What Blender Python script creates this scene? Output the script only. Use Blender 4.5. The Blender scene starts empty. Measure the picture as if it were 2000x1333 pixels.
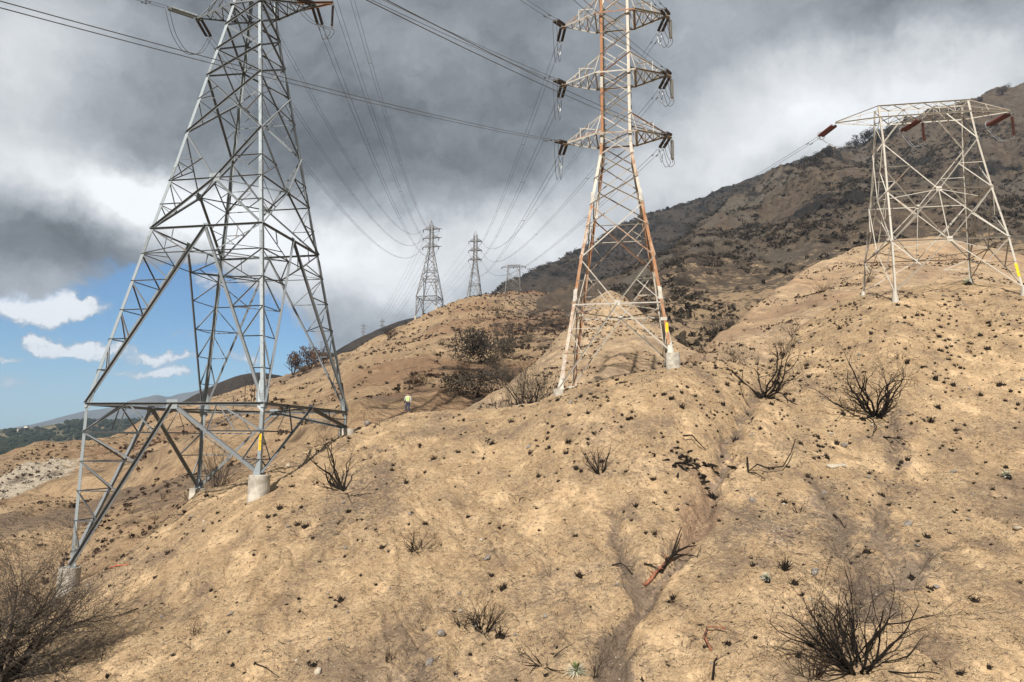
import bpy, math, random
import numpy as np
from mathutils import Vector, Matrix

# ------------------------------------------------------------------ camera, world, sun, exposure
S = bpy.context.scene
COL = S.collection
FPX, PIT, ROL = 1378.6, math.radians(8.29), math.radians(-0.435)      # lens and tilt, for a 2000 x 1333 frame
ANG_AZ, ANG_EL = math.radians(14), math.radians(37)                    # sunlight heads this far right of forward, and down

cam_d = bpy.data.cameras.new('camera'); cam = bpy.data.objects.new('camera', cam_d); COL.objects.link(cam)
cam_d.sensor_width = 36; cam_d.lens = 36*FPX/2000; cam_d.clip_start = 0.5; cam_d.clip_end = 60000
_u = Vector((1, 0, 0)); _v = Vector((0, -math.sin(PIT), math.cos(PIT))); _f = Vector((0, math.cos(PIT), math.sin(PIT)))
_r = _u*math.cos(ROL) - _v*math.sin(ROL); _up = _u*math.sin(ROL) + _v*math.cos(ROL)
m3 = Matrix((_r, _up, -_f)).transposed()
cam.matrix_world = m3.to_4x4()
S.camera = cam

S.view_settings.view_transform = 'Standard'; S.view_settings.look = 'None'
S.view_settings.exposure = 0.50; S.view_settings.gamma = 1.0

sun_d = bpy.data.lights.new('sun', 'SUN'); sun = bpy.data.objects.new('sun', sun_d); COL.objects.link(sun)
sun_d.energy = 5.0; sun_d.angle = math.radians(0.6); sun_d.color = (1.0, 0.95, 0.87)
sdir = Vector((math.sin(ANG_AZ)*math.cos(ANG_EL), math.cos(ANG_AZ)*math.cos(ANG_EL), -math.sin(ANG_EL)))
sun.rotation_euler = sdir.to_track_quat('-Z', 'Y').to_euler()


def W(px, py, Y):
    """point seen at a pixel of the 2000 x 1333 frame, Y metres ahead"""
    U = (px-1000)/FPX; V = (666.5-py)/FPX
    c, s = math.cos(ROL), math.sin(ROL); u = U*c+V*s; v = -U*s+V*c
    c, s = math.cos(PIT), math.sin(PIT); y = c-s*v; z = s+c*v
    return Vector((u*Y/y, Y, z*Y/y))


# ---- sky: Nishita blue with banks of cloud laid out by direction
world = bpy.data.worlds.new('World'); S.world = world; world.use_nodes = True
nt = world.node_tree; N = nt.nodes; LK = nt.links
for n in list(N): N.remove(n)


class NB:
    """small node-tree writer"""
    def __init__(self, tree): self.t = tree

    def n(self, typ, **k):
        nd = self.t.nodes.new(typ)
        for a, b in k.items(): setattr(nd, a, b)
        return nd

    def _set(self, sock, v):
        if hasattr(v, 'is_output'): self.t.links.new(v, sock)
        else: sock.default_value = v

    def m(self, op, a, b=0.0, c=0.0, clamp=False):
        nd = self.n('ShaderNodeMath', operation=op, use_clamp=clamp)
        self._set(nd.inputs[0], a); self._set(nd.inputs[1], b); self._set(nd.inputs[2], c)
        return nd.outputs[0]

    def v(self, op, a, b=(0, 0, 0)):
        nd = self.n('ShaderNodeVectorMath', operation=op)
        self._set(nd.inputs[0], a)
        if op == 'SCALE': self._set(nd.inputs['Scale'], b)
        else: self._set(nd.inputs[1], b)
        return nd.outputs['Value'] if op in ('DOT_PRODUCT', 'LENGTH', 'DISTANCE') else nd.outputs[0]

    def noise(self, vec, scale, detail=5, rough=0.55, dist=0.0, col=False):
        nd = self.n('ShaderNodeTexNoise'); self._set(nd.inputs['Vector'], vec)
        self._set(nd.inputs['Scale'], scale); self._set(nd.inputs['Detail'], float(detail))
        self._set(nd.inputs['Roughness'], rough); self._set(nd.inputs['Distortion'], dist)
        return nd.outputs['Color'] if col else nd.outputs[0]

    def vor(self, vec, scale, feat='F1', rnd=1.0):
        nd = self.n('ShaderNodeTexVoronoi', feature=feat); self._set(nd.inputs['Vector'], vec)
        self._set(nd.inputs['Scale'], scale); self._set(nd.inputs['Randomness'], rnd)
        return nd.outputs['Distance'], nd.outputs['Color']

    def ramp(self, x, lo, hi, a=0.0, b=1.0, smooth=True):
        nd = self.n('ShaderNodeMapRange', interpolation_type='SMOOTHSTEP' if smooth else 'LINEAR')
        self._set(nd.inputs[0], x); self._set(nd.inputs[1], lo); self._set(nd.inputs[2], hi)
        self._set(nd.inputs[3], a); self._set(nd.inputs[4], b)
        return nd.outputs[0]

    def mix(self, f, a, b, mode='MIX'):
        nd = self.n('ShaderNodeMix', data_type='RGBA', blend_type=mode)
        self._set(nd.inputs[0], f)
        for i, q in ((6, a), (7, b)):
            if not hasattr(q, 'is_output') and len(q) == 3: q = (*q, 1)
            self._set(nd.inputs[i], q)
        return nd.outputs[2]


b = NB(nt)
tc = b.n('ShaderNodeTexCoord').outputs['Generated']
sky = b.n('ShaderNodeTexSky', sky_type='NISHITA', sun_disc=False, sun_elevation=ANG_EL,
          sun_rotation=math.pi+ANG_AZ, altitude=300, air_density=1.0, dust_density=0.6, ozone_density=1.2)
skyc = b.v('MULTIPLY', sky.outputs[0], (0.040, 0.059, 0.076))
dirn = b.v('NORMALIZE', tc)
w1 = b.v('SUBTRACT', b.noise(dirn, 3.2, 6, 0.62, col=True), (0.5, 0.5, 0.5))
w2 = b.v('SUBTRACT', b.noise(dirn, 14.0, 6, 0.6, col=True), (0.5, 0.5, 0.5))
w3 = b.v('SUBTRACT', b.noise(dirn, 46.0, 4, 0.6, col=True), (0.5, 0.5, 0.5))
warped = b.v('ADD', b.v('ADD', dirn, b.v('SCALE', w1, 0.10)), b.v('ADD', b.v('SCALE', w2, 0.07), b.v('SCALE', w3, 0.015)))
warpfine = b.v('ADD', b.v('ADD', dirn, b.v('SCALE', w1, 0.03)), b.v('ADD', b.v('SCALE', w2, 0.06), b.v('SCALE', w3, 0.03)))


def blob(px, py, rx, ry, src=None):
    c = W(px, py, 1.0).normalized()
    d = b.v('SUBTRACT', src or warped, tuple(c))
    d = b.v('MULTIPLY', d, (FPX/rx, FPX/rx, FPX/ry))
    return b.m('POWER', 2.718, b.m('MULTIPLY', b.v('DOT_PRODUCT', d, d), -1.0))


def acc(lst, start):
    o = start
    for (amp, *bl) in lst:
        o = b.m('MULTIPLY_ADD', blob(*bl), amp, o)
    return o


# brightness of the cloud sheet (display-linear), then dark and bright banks added to it
n_big = b.noise(b.v('MULTIPLY', warped, (1, 1, 2.2)), 3.0, 8, 0.55)
n_mid = b.noise(b.v('MULTIPLY', warped, (1, 1, 1.6)), 9.0, 8, 0.6)
L0 = b.m('MULTIPLY_ADD', b.m('SUBTRACT', n_big, 0.5), 0.30, 0.325)  # v3sky
L0 = b.m('MULTIPLY_ADD', b.m('SUBTRACT', n_mid, 0.5), 0.34, L0)
n_fin = b.noise(b.v('MULTIPLY', warped, (1, 1, 1.4)), 24.0, 6, 0.6)
L0 = b.m('MULTIPLY_ADD', b.m('SUBTRACT', n_fin, 0.5), 0.13, L0)
BR = [(0.30, 30, 120, 120, 150), (0.20, 40, 300, 150, 70), (0.26, 180, 345, 110, 40), (0.50, 285, 380, 80, 45), (0.50, 390, 445, 130, 50), (0.42, 500, 440, 110, 60),
      (0.20, 600, 560, 110, 90), (0.22, 700, 470, 120, 70), (0.42, 780, 550, 140, 60), (0.24, 1020, 450, 180, 70), (0.28, 1100, 500, 180, 60), (0.34, 1480, 260, 190, 100),
      (0.32, 1720, 190, 240, 70), (0.24, 1320, 340, 130, 70), (0.12, 1400, 70, 120, 90), (0.16, 1900, 120, 200, 60), (0.16, 130, 40, 200, 90), (0.14, 1150, 395, 160, 50), (0.16, 620, 500, 90, 50), (0.14, 900, 470, 120, 45), (0.14, 1560, 120, 120, 40),
      (-0.08, 480, 130, 300, 110), (-0.14, 640, 310, 180, 70), (-0.20, 130, 440, 190, 62), (-0.10, 880, 310, 240, 70), (-0.05, 980, 150, 330, 120),
      (-0.10, 1750, 20, 260, 70), (-0.08, 300, 220, 200, 80), (-0.06, 660, 620, 120, 40), (-0.05, 1260, 200, 160, 60)]
L1 = b.m('MAXIMUM', acc(BR, L0), 0.135)
L1 = b.m('MULTIPLY', b.m('MINIMUM', L1, 0.95), 0.76)
cloudcol = b.mix(b.ramp(L1, 0.1, 0.6), (0.90, 0.99, 1.09), (0.97, 1.0, 1.03))
cloud = b.v('SCALE', cloudcol, L1)
# where the sheet is torn open to blue, low on the left
gap = acc([(1.15, 200, 660, 330, 78), (0.9, 60, 760, 330, 60), (0.75, 420, 610, 130, 70), (0.9, 300, 790, 300, 50), (0.8, -300, 700, 400, 90),
           (0.55, 330, 560, 120, 40)], 0.0)
# small fair-weather clouds drifting in the gap
CUM = [(1.3, 75, 662, 34, 13), (1.2, 115, 680, 52, 15), (0.9, 165, 688, 34, 8), (1.0, 255, 697, 55, 15), (1.0, 320, 700, 50, 14), (1.1, 270, 733, 70, 12), (0.9, 335, 735, 40, 9),
       (1.0, 20, 753, 42, 11), (0.9, 5, 708, 34, 9), (0.6, 345, 652, 40, 7), (1.1, 110, 598, 50, 18), (1.2, 40, 585, 80, 30), (0.7, 420, 560, 60, 22), (0.8, 470, 700, 60, 12)]
cum = acc([(a, x, y, p, q, warpfine) for a, x, y, p, q in CUM], 0.0)
cum = b.m('MULTIPLY', cum, b.ramp(b.noise(b.v('MULTIPLY', warpfine, (1, 1, 1.8)), 18.0, 7, 0.58), 0.32, 0.66, 0.45, 1.4))
cumm = b.ramp(cum, 0.22, 1.15)
cover = b.ramp(b.m('SUBTRACT', gap, b.m('MULTIPLY', b.m('SUBTRACT', n_mid, 0.5), 0.9)), 0.30, 0.62, 1.0, 0.0)
base = b.mix(cover, skyc, cloud)
cumc = b.v('SCALE', b.mix(0.5, (0.86, 0.93, 1.02), (1, 1, 1)), b.ramp(cum, 0.35, 1.3, 0.33, 0.68))
base = b.mix(b.m('MULTIPLY', cumm, b.m('SUBTRACT', 1.0, cover)), base, cumc)
# the air near the horizon
sep = b.n('ShaderNodeSeparateXYZ'); LK.new(dirn, sep.inputs[0])
hz = b.ramp(sep.outputs[2], -0.02, 0.14, 0.5, 0.0)
base = b.mix(b.m('MULTIPLY', hz, b.m('SUBTRACT', 1.0, cover)), base, (0.27, 0.42, 0.54))
bg = b.n('ShaderNodeBackground'); LK.new(base, bg.inputs[0]); bg.inputs[1].default_value = 1.0
out = b.n('ShaderNodeOutputWorld'); LK.new(bg.outputs[0], out.inputs[0])


# ------------------------------------------------------------------ helpers
def tag(o, label=None, cat=None, group=None, kind=None):
    if label: o['label'] = label
    if cat: o['category'] = cat
    if group: o['group'] = group
    if kind: o['kind'] = kind
    return o


def empty(name, loc, rz=0.0):
    o = bpy.data.objects.new(name, None); COL.objects.link(o); o.location = loc; o.rotation_euler = (0, 0, rz)
    o.empty_display_size = 0.3
    return o


class MB:
    """collects shapes for ONE mesh"""
    def __init__(self): self.v = []; self.f = []; self.t = []

    def add(self, vs, fs, tone=0.5):
        k = len(self.v); self.v += [tuple(q) for q in vs]; self.f += [tuple(i+k for i in q) for q in fs]
        self.t += [tone]*len(vs)

    def member(self, p, q, w, e1, e2, t=None, tone=None, w2=None):
        """angle iron from p to q: flanges run along e1 and e2"""
        p = Vector(p); q = Vector(q); d = (q-p)
        if d.length < 1e-4: return
        d.normalize(); e1 = Vector(e1); e2 = Vector(e2)
        e1 = (e1-d*e1.dot(d)).normalized(); e2 = (e2-d*e2.dot(d)); e2 = (e2-e1*e2.dot(e1)).normalized()
        t = t or w*0.13; w2 = w2 or w
        if tone is None: tone = random.random()
        prof = [(0, 0), (w, 0), (w, t), (t, t), (t, w2), (0, w2)]
        vs = [p+e1*a+e2*c for a, c in prof]+[q+e1*a+e2*c for a, c in prof]
        fs = [(i, (i+1) % 6, (i+1) % 6+6, i+6) for i in range(6)]+[(5, 4, 3, 2, 1, 0), (6, 7, 8, 9, 10, 11)]
        self.add(vs, fs, tone)

    def box(self, c, ax, ay, az, tone=0.5):
        """box about c with half-axes ax, ay, az"""
        c = Vector(c); ax = Vector(ax); ay = Vector(ay); az = Vector(az)
        vs = [c+ax*i+ay*j+az*k for i in (-1, 1) for j in (-1, 1) for k in (-1, 1)]
        self.add(vs, [(0, 1, 3, 2), (4, 6, 7, 5), (0, 4, 5, 1), (2, 3, 7, 6), (0, 2, 6, 4), (1, 5, 7, 3)], tone)

    def tube(self, pts, radii, n=5, tone=0.5, cap=True):
        pts = [Vector(p) for p in pts]
        if isinstance(radii, (int, float)): radii = [radii]*len(pts)
        vs = []; fs = []; ref = None
        for i, p in enumerate(pts):
            d = pts[min(i+1, len(pts)-1)]-pts[max(i-1, 0)]
            if d.length < 1e-6: d = Vector((0, 0, 1))
            d.normalize()
            if ref is None: ref = Vector((0.31, 0.2, 0.93)) if abs(d.z) < 0.9 else Vector((1, 0, 0.1))
            a = (ref-d*ref.dot(d)).normalized(); c = d.cross(a); ref = a
            for k in range(n):
                th = 2*math.pi*k/n
                vs.append(p+(a*math.cos(th)+c*math.sin(th))*radii[i])
        for i in range(len(pts)-1):
            for k in range(n):
                fs.append((i*n+k, i*n+(k+1) % n, (i+1)*n+(k+1) % n, (i+1)*n+k))
        if cap: fs.append(tuple(range(n-1, -1, -1))); fs.append(tuple(range((len(pts)-1)*n, len(pts)*n)))
        self.add(vs, fs, tone)

    def lathe(self, prof, n=16, M=None, tone=0.5):
        """profile of (r, z) turned about z"""
        vs = []; fs = []
        for r, z in prof:
            for k in range(n):
                th = 2*math.pi*k/n; p = Vector((r*math.cos(th), r*math.sin(th), z)); vs.append(M @ p if M else p)
        for i in range(len(prof)-1):
            for k in range(n): fs.append((i*n+k, i*n+(k+1) % n, (i+1)*n+(k+1) % n, (i+1)*n+k))
        self.add(vs, fs, tone)

    def build(self, name, mat, parent=None, smooth=False, loc=None):
        me = bpy.data.meshes.new(name); me.from_pydata(self.v, [], self.f)
        at = me.attributes.new('tone', 'FLOAT', 'POINT'); at.data.foreach_set('value', self.t)
        me.materials.append(mat)
        if smooth: me.polygons.foreach_set('use_smooth', [True]*len(me.polygons))
        me.update()
        o = bpy.data.objects.new(name, me); COL.objects.link(o)
        if parent: o.parent = parent
        if loc is not None: o.location = loc
        return o


def copy_tree(o, parent=None):
    c = o.copy(); COL.objects.link(c); c.parent = parent
    for ch in list(o.children): copy_tree(ch, c)
    return c


def newmat(name):
    m = bpy.data.materials.new(name); m.use_nodes = True
    for n in list(m.node_tree.nodes): m.node_tree.nodes.remove(n)
    b = NB(m.node_tree)
    bs = b.n('ShaderNodeBsdfPrincipled'); o = b.n('ShaderNodeOutputMaterial'); m.node_tree.links.new(bs.outputs[0], o.inputs[0])
    b.bs = bs; b.out = o
    return m, b


def bump(b, h, strength=0.5, dist=0.05):
    nd = b.n('ShaderNodeBump'); nd.inputs['Strength'].default_value = strength; nd.inputs['Distance'].default_value = dist
    b._set(nd.inputs['Height'], h); b.t.links.new(nd.outputs[0], b.bs.inputs['Normal'])


def plain(name, c1, c2, scale=8.0, rough=0.8, metal=0.0, bmp=0.3):
    m, b = newmat(name)
    p = b.n('ShaderNodeTexCoord').outputs['Object']
    n = b.noise(p, scale, 5, 0.6)
    b._set(b.bs.inputs['Base Color'], b.mix(b.ramp(n, 0.35, 0.65), c1, c2))
    b.bs.inputs['Roughness'].default_value = rough; b.bs.inputs['Metallic'].default_value = metal
    b.bs.inputs['Specular IOR Level'].default_value = 0.5 if rough < 0.55 else 0.15
    if bmp: bump(b, n, bmp, 0.02)
    return m


def steel(name, cols, rustc, rust_lo, rust_hi, metal=0.25, rough=0.5):
    """painted / galvanised angle iron: every member its own tone, some of them gone to rust"""
    m, b = newmat(name)
    p = b.n('ShaderNodeTexCoord').outputs['Object']
    at = b.n('ShaderNodeAttribute', attribute_name='tone'); t = at.outputs['Fac']
    n = b.noise(p, 1.3, 5, 0.65); n2 = b.noise(p, 9.0, 4, 0.6)
    c = b.mix(t, cols[0], cols[1])
    c = b.mix(b.m('MULTIPLY', b.ramp(n2, 0.35, 0.7), 0.35), c, cols[2])
    r = b.ramp(b.m('ADD', b.m('MULTIPLY_ADD', b.m('SUBTRACT', n, 0.5), 0.55, t), b.m('MULTIPLY', b.m('SUBTRACT', n2, 0.5), 0.3)), rust_lo, rust_hi)
    c = b.mix(r, c, b.mix(n2, rustc, tuple(x*0.55 for x in rustc)))
    b._set(b.bs.inputs['Base Color'], c)
    b._set(b.bs.inputs['Metallic'], b.ramp(r, 0, 1, metal, 0.0))
    b._set(b.bs.inputs['Roughness'], b.ramp(r, 0, 1, rough, 0.9)); b.bs.inputs['Specular IOR Level'].default_value = 0.25
    bump(b, n2, 0.15, 0.01)
    return m


M = {}
M['galv'] = steel('galvanised_steel', [(0.205, 0.222, 0.235), (0.115, 0.124, 0.13), (0.065, 0.069, 0.072)], (0.30, 0.17, 0.10), 0.92, 1.12, 0.0, 0.75)
M['galv_leg'] = steel('galvanised_leg_steel', [(0.30, 0.335, 0.35), (0.27, 0.30, 0.315), (0.21, 0.23, 0.24)], (0.34, 0.2, 0.12), 1.3, 1.9, 0.3, 0.5)
M['rusty'] = steel('weathered_painted_steel', [(0.46, 0.43, 0.38), (0.30, 0.26, 0.21), (0.18, 0.15, 0.12)], (0.36, 0.19, 0.11), 0.80, 1.02, 0.05, 0.65)
M['rusty_leg'] = steel('rust_stained_leg_steel', [(0.52, 0.49, 0.43), (0.46, 0.40, 0.32), (0.38, 0.31, 0.24)], (0.40, 0.205, 0.11), 0.50, 0.72, 0.05, 0.65)
M['cream'] = steel('cream_painted_steel', [(0.50, 0.47, 0.41), (0.36, 0.33, 0.28), (0.24, 0.20, 0.16)], (0.34, 0.19, 0.11), 0.82, 1.1, 0.05, 0.6)
M['far_steel'] = steel('distant_weathered_steel', [(0.20, 0.19, 0.18), (0.15, 0.14, 0.13), (0.12, 0.11, 0.1)], (0.2, 0.11, 0.07), 0.7, 1.1, 0.1, 0.7)
M['concrete'] = plain('footing_concrete', (0.50, 0.46, 0.395), (0.29, 0.26, 0.215), 1.7, 0.9, 0, 0.6)
M['yellow'] = plain('yellow_marker_paint', (0.80, 0.48, 0.02), (0.70, 0.40, 0.02), 6, 0.6, 0, 0.0)
M['black'] = plain('black_lettering', (0.02, 0.02, 0.02), (0.03, 0.03, 0.03), 6, 0.6, 0, 0.0)
M['insul_grey'] = plain('grey_glass_insulator', (0.22, 0.25, 0.26), (0.14, 0.16, 0.17), 5, 0.25, 0, 0)
M['insul_dark'] = plain('dark_porcelain_insulator', (0.035, 0.022, 0.02), (0.02, 0.015, 0.015), 5, 0.22, 0, 0)
M['insul_red'] = plain('dark_red_porcelain_insulator', (0.13, 0.035, 0.028), (0.08, 0.022, 0.02), 5, 0.3, 0, 0)
M['insul_white'] = plain('pale_porcelain_insulator', (0.42, 0.42, 0.40), (0.3, 0.3, 0.3), 5, 0.3, 0, 0)
M['cable'] = plain('weathered_aluminium_cable', (0.15, 0.15, 0.15), (0.11, 0.11, 0.11), 3, 0.6, 0.3, 0)
M['cable_new'] = plain('bright_aluminium_jumper', (0.55, 0.55, 0.55), (0.4, 0.4, 0.4), 3, 0.4, 0.6, 0)
M['char'] = plain('charred_bark', (0.006, 0.005, 0.0045), (0.022, 0.016, 0.012), 7, 0.85, 0, 0.5)
M['char_brown'] = plain('scorched_brown_bark', (0.018, 0.012, 0.009), (0.055, 0.033, 0.021), 6, 0.85, 0, 0.5)
M['twig'] = plain('burned_grey_twigs', (0.035, 0.029, 0.024), (0.085, 0.068, 0.054), 4, 0.9, 0, 0.2)
M['twig_far'] = plain('grey_brown_twig_mass', (0.035, 0.029, 0.023), (0.08, 0.064, 0.048), 1.0, 0.95, 0, 0.2)
M['redbark'] = plain('peeled_red_bark', (0.30, 0.12, 0.07), (0.05, 0.025, 0.018), 3, 0.7, 0, 0.4)
M['orange_pipe'] = plain('orange_plastic_line', (0.62, 0.14, 0.05), (0.5, 0.1, 0.04), 5, 0.5, 0, 0)
M['stub'] = plain('charred_grass_stub', (0.008, 0.0065, 0.005), (0.026, 0.018, 0.012), 20, 0.95, 0, 0.2)
M['gravel'] = plain('dark_burnt_gravel', (0.09, 0.07, 0.055), (0.17, 0.13, 0.10), 3, 0.9, 0, 0.3)
M['rock_grey'] = plain('grey_stone', (0.16, 0.14, 0.125), (0.26, 0.23, 0.2), 3, 0.9, 0, 0.6)
M['rock_pale'] = plain('pale_stone', (0.44, 0.39, 0.31), (0.33, 0.28, 0.21), 3, 0.9, 0, 0.6)
M['yucca'] = plain('pale_yucca_leaf', (0.62, 0.60, 0.50), (0.42, 0.44, 0.30), 4, 0.6, 0, 0)
M['yucca_green'] = plain('green_yucca_heart', (0.12, 0.15, 0.06), (0.18, 0.2, 0.09), 4, 0.6, 0, 0)
M['leaf_burnt'] = plain('scorched_brown_foliage', (0.055, 0.035, 0.022), (0.11, 0.066, 0.04), 0.6, 0.95, 0, 0)
M['leaf_dark'] = plain('dark_oak_foliage', (0.020, 0.016, 0.012), (0.055, 0.042, 0.028), 0.5, 0.95, 0, 0)
M['leaf_green'] = plain('green_tree_crowns', (0.012, 0.017, 0.011), (0.030, 0.036, 0.022), 0.02, 0.95, 0, 0)
M['house'] = plain('pale_house_wall', (0.6, 0.58, 0.53), (0.5, 0.48, 0.43), 1, 0.8, 0, 0)
M['roof'] = plain('brown_house_roof', (0.16, 0.1, 0.08), (0.12, 0.08, 0.07), 1, 0.8, 0, 0)
M['retain'] = plain('sprayed_concrete_bank', (0.17, 0.165, 0.15), (0.24, 0.23, 0.21), 0.15, 0.9, 0, 0.4)

# ------------------------------------------------------------------ terrain
_rs = np.random.RandomState(7); PERM = np.concatenate([_rs.permutation(1024)]*3); GA = _rs.rand(1024)*2*np.pi


def perlin(x, y, seed=0):
    xi = np.floor(x).astype(np.int64); yi = np.floor(y).astype(np.int64); xf = x-xi; yf = y-yi
    u = xf**3*(xf*(xf*6-15)+10); v = yf**3*(yf*(yf*6-15)+10)

    def g(i, j):
        h = GA[PERM[(PERM[(xi+i+seed*37) & 1023]+((yi+j) & 1023)) & 1023]]
        return np.cos(h)*(xf-i)+np.sin(h)*(yf-j)
    a = g(0, 0); bb = g(1, 0); c = g(0, 1); d = g(1, 1)
    return (a+(bb-a)*u)*(1-v)+(c+(d-c)*u)*v


def fbm(x, y, lam, octs, gain=0.5, seed=0):
    o = 0; a = 1.0; f = 1.0/lam
    for k in range(octs):
        o = o+a*perlin(x*f+k*17.3, y*f-k*9.1, seed+k); a *= gain; f *= 2.03
    return o


def ridged(x, y, lam, octs, gain=0.5, seed=0):
    o = 0; a = 1.0; f = 1.0/lam
    for k in range(octs):
        o = o+a*(1-2.2*np.abs(perlin(x*f+k*11.3, y*f+k*5.1, seed+k))); a *= gain; f *= 2.1
    return o


class Rows:
    """hill form: lines surveyed across the hill, near to far, joined by smooth profiles"""
    def __init__(self, rows, sm=0.25):
        self.th = np.radians(np.arange(-90, 90.01, 0.1)); R = []; Z = []
        kk = np.exp(-0.5*(np.arange(-12, 13)*0.1/sm)**2); kk /= kk.sum()
        for row in rows:
            row = sorted(row, key=lambda p: math.atan2(p[0], p[1])); t = [math.atan2(p[0], p[1]) for p in row]
            for lst, val in ((R, [math.hypot(p[0], p[1]) for p in row]), (Z, [p[2] for p in row])):
                v = np.interp(self.th, t, val); lst.append(np.convolve(np.pad(v, 12, 'edge'), kk, 'valid'))
        self.R = np.array(R); self.Z = np.array(Z)

    def __call__(self, x, y):
        sh = np.shape(x); x = np.ravel(x).astype(float); y = np.ravel(y).astype(float)
        t = np.arctan2(x, y); r = np.hypot(x, y); K = len(self.R)
        fi = np.clip((t-self.th[0])/(self.th[1]-self.th[0]), 0, len(self.th)-1.001); i0 = fi.astype(int); fr = fi-i0
        R = self.R[:, i0]*(1-fr)+self.R[:, i0+1]*fr; Z = self.Z[:, i0]*(1-fr)+self.Z[:, i0+1]*fr
        h = np.maximum(np.diff(R, axis=0), 0.3); d = np.diff(Z, axis=0)/h
        m = np.empty_like(Z); m[0] = d[0]; m[-1] = d[-1]
        m[1:-1] = (d[:-1]*h[1:]+d[1:]*h[:-1])/(h[1:]+h[:-1])
        k = np.clip((r[None] > R).sum(0)-1, 0, K-2); j = np.arange(len(r))
        hh = h[k, j]; u = np.clip((r-R[k, j])/hh, -0.0, 1.0); z0 = Z[k, j]; z1 = Z[k+1, j]; m0 = m[k, j]*hh; m1 = m[k+1, j]*hh
        z = (2*u**3-3*u**2+1)*z0+(u**3-2*u**2+u)*m0+(-2*u**3+3*u**2)*z1+(u**3-u**2)*m1
        z = z-np.clip(R[0]-r, 0, None)*0.45
        return z.reshape(sh)


def pl_dist(x, y, line):
    """distance to a polyline and the position along it"""
    best = np.full(np.shape(x), 1e9)
    for (x0, y0), (x1, y1) in zip(line[:-1], line[1:]):
        dx, dy = x1-x0, y1-y0; t = np.clip(((x-x0)*dx+(y-y0)*dy)/(dx*dx+dy*dy+1e-9), 0, 1)
        best = np.minimum(best, np.hypot(x-x0-t*dx, y-y0-t*dy))
    return best


class Sheet:
    def __init__(self, name, rows, crest, noise, near=None, back=None):
        self.name = name; self.noise = noise; self.carves = []; self.crest = crest; adj = [0.0]*len(crest)
        for it in range(3):                                     # settle the crest so that bumps do not lift the skyline
            rr = [[tuple(W(*p)) for p in r] for r in rows]
            if near: rr.insert(0, near)
            c = [tuple(W(p[0], p[1]+q, p[2])) for p, q in zip(crest, adj)]; rr.append(c)
            for f, add, dr in (back or ((0.06, 2.0, 0.15), (0.3, 15, 0.42), (0.7, 40, 0.5))):     # the far side falls away
                row = []
                for p in c:
                    r = math.hypot(p[0], p[1]); k = r*f+add; row.append((p[0]*(r+k)/r, p[1]*(r+k)/r, p[2]-k*dr))
                rr.append(row)
            self.tps = Rows(rr)
            if it == 2: break
            for i, p in enumerate(crest):
                d = W(p[0], p[1], 1.0); ys = np.linspace(p[2]*0.72, p[2]*1.15, 120); z = self.h(d.x*ys, ys)
                e = float(np.max(z/ys)-d.z)*FPX; adj[i] += min(max(e, -6), 30)*0.9

    def h(self, x, y):
        z = self.tps(x, y)+self.noise(x, y)
        if self.carves: wx, wy = x+0.55*fbm(x, y, 2.6, 3, 0.6, 301), y+0.55*fbm(x, y, 2.6, 3, 0.6, 305)
        for line, wd, dp in self.carves: z = z-dp*np.exp(-(pl_dist(wx, wy, line)/wd)**2)
        return z

    def hit(self, px, py, lo=12.0, hi=140.0):
        """where the ray through a pixel meets this hill"""
        d = W(px, py, 1.0); Y = np.geomspace(lo, hi, 500); z = self.h(d.x*Y, Y); g = d.z*Y-z
        i = np.argmax(g < 0)
        if g[i] >= 0: i = int(np.argmin(np.abs(g)))
        i = max(i, 1); t = g[i-1]/(g[i-1]-g[i]+1e-9); t = min(max(t, 0), 1); y = Y[i-1]+(Y[i]-Y[i-1])*t
        return Vector((d.x*y, y, float(self.h(np.array([d.x*y]), np.array([y]))[0])))

    def grid(self, th0, th1, nth, r0, r1, nr, mat, mask=None):
        th = np.linspace(math.radians(th0), math.radians(th1), nth) if np.isscalar(th0) else np.radians(th0); r = np.geomspace(r0, r1, nr) if np.isscalar(r0) else r0
        nth, nr = len(th), len(r)
        R, T = np.meshgrid(r, th, indexing='ij'); x = R*np.sin(T); y = R*np.cos(T); z = self.h(x, y)
        me = bpy.data.meshes.new(self.name); nv = nth*nr
        me.vertices.add(nv); me.vertices.foreach_set('co', np.stack([x, y, z], 2).astype(np.float32).ravel())
        i = np.arange(nv).reshape(nr, nth); q = np.stack([i[:-1, :-1], i[:-1, 1:], i[1:, 1:], i[1:, :-1]], 2).reshape(-1, 4)
        nq = len(q); me.loops.add(nq*4); me.loops.foreach_set('vertex_index', q.ravel().astype(np.int32))
        me.polygons.add(nq); me.polygons.foreach_set('loop_start', np.arange(0, nq*4, 4, dtype=np.int32))
        me.polygons.foreach_set('use_smooth', np.ones(nq, bool))
        if mask is not None:
            c = mask(x, y, z); at = me.attributes.new('soil', 'FLOAT_COLOR', 'POINT'); at.data.foreach_set('color', c.astype(np.float32).reshape(-1))
        me.update(calc_edges=True); me.materials.append(mat)
        o = bpy.data.objects.new(self.name, me); COL.objects.link(o); tag(o, kind='structure')
        return o


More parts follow.
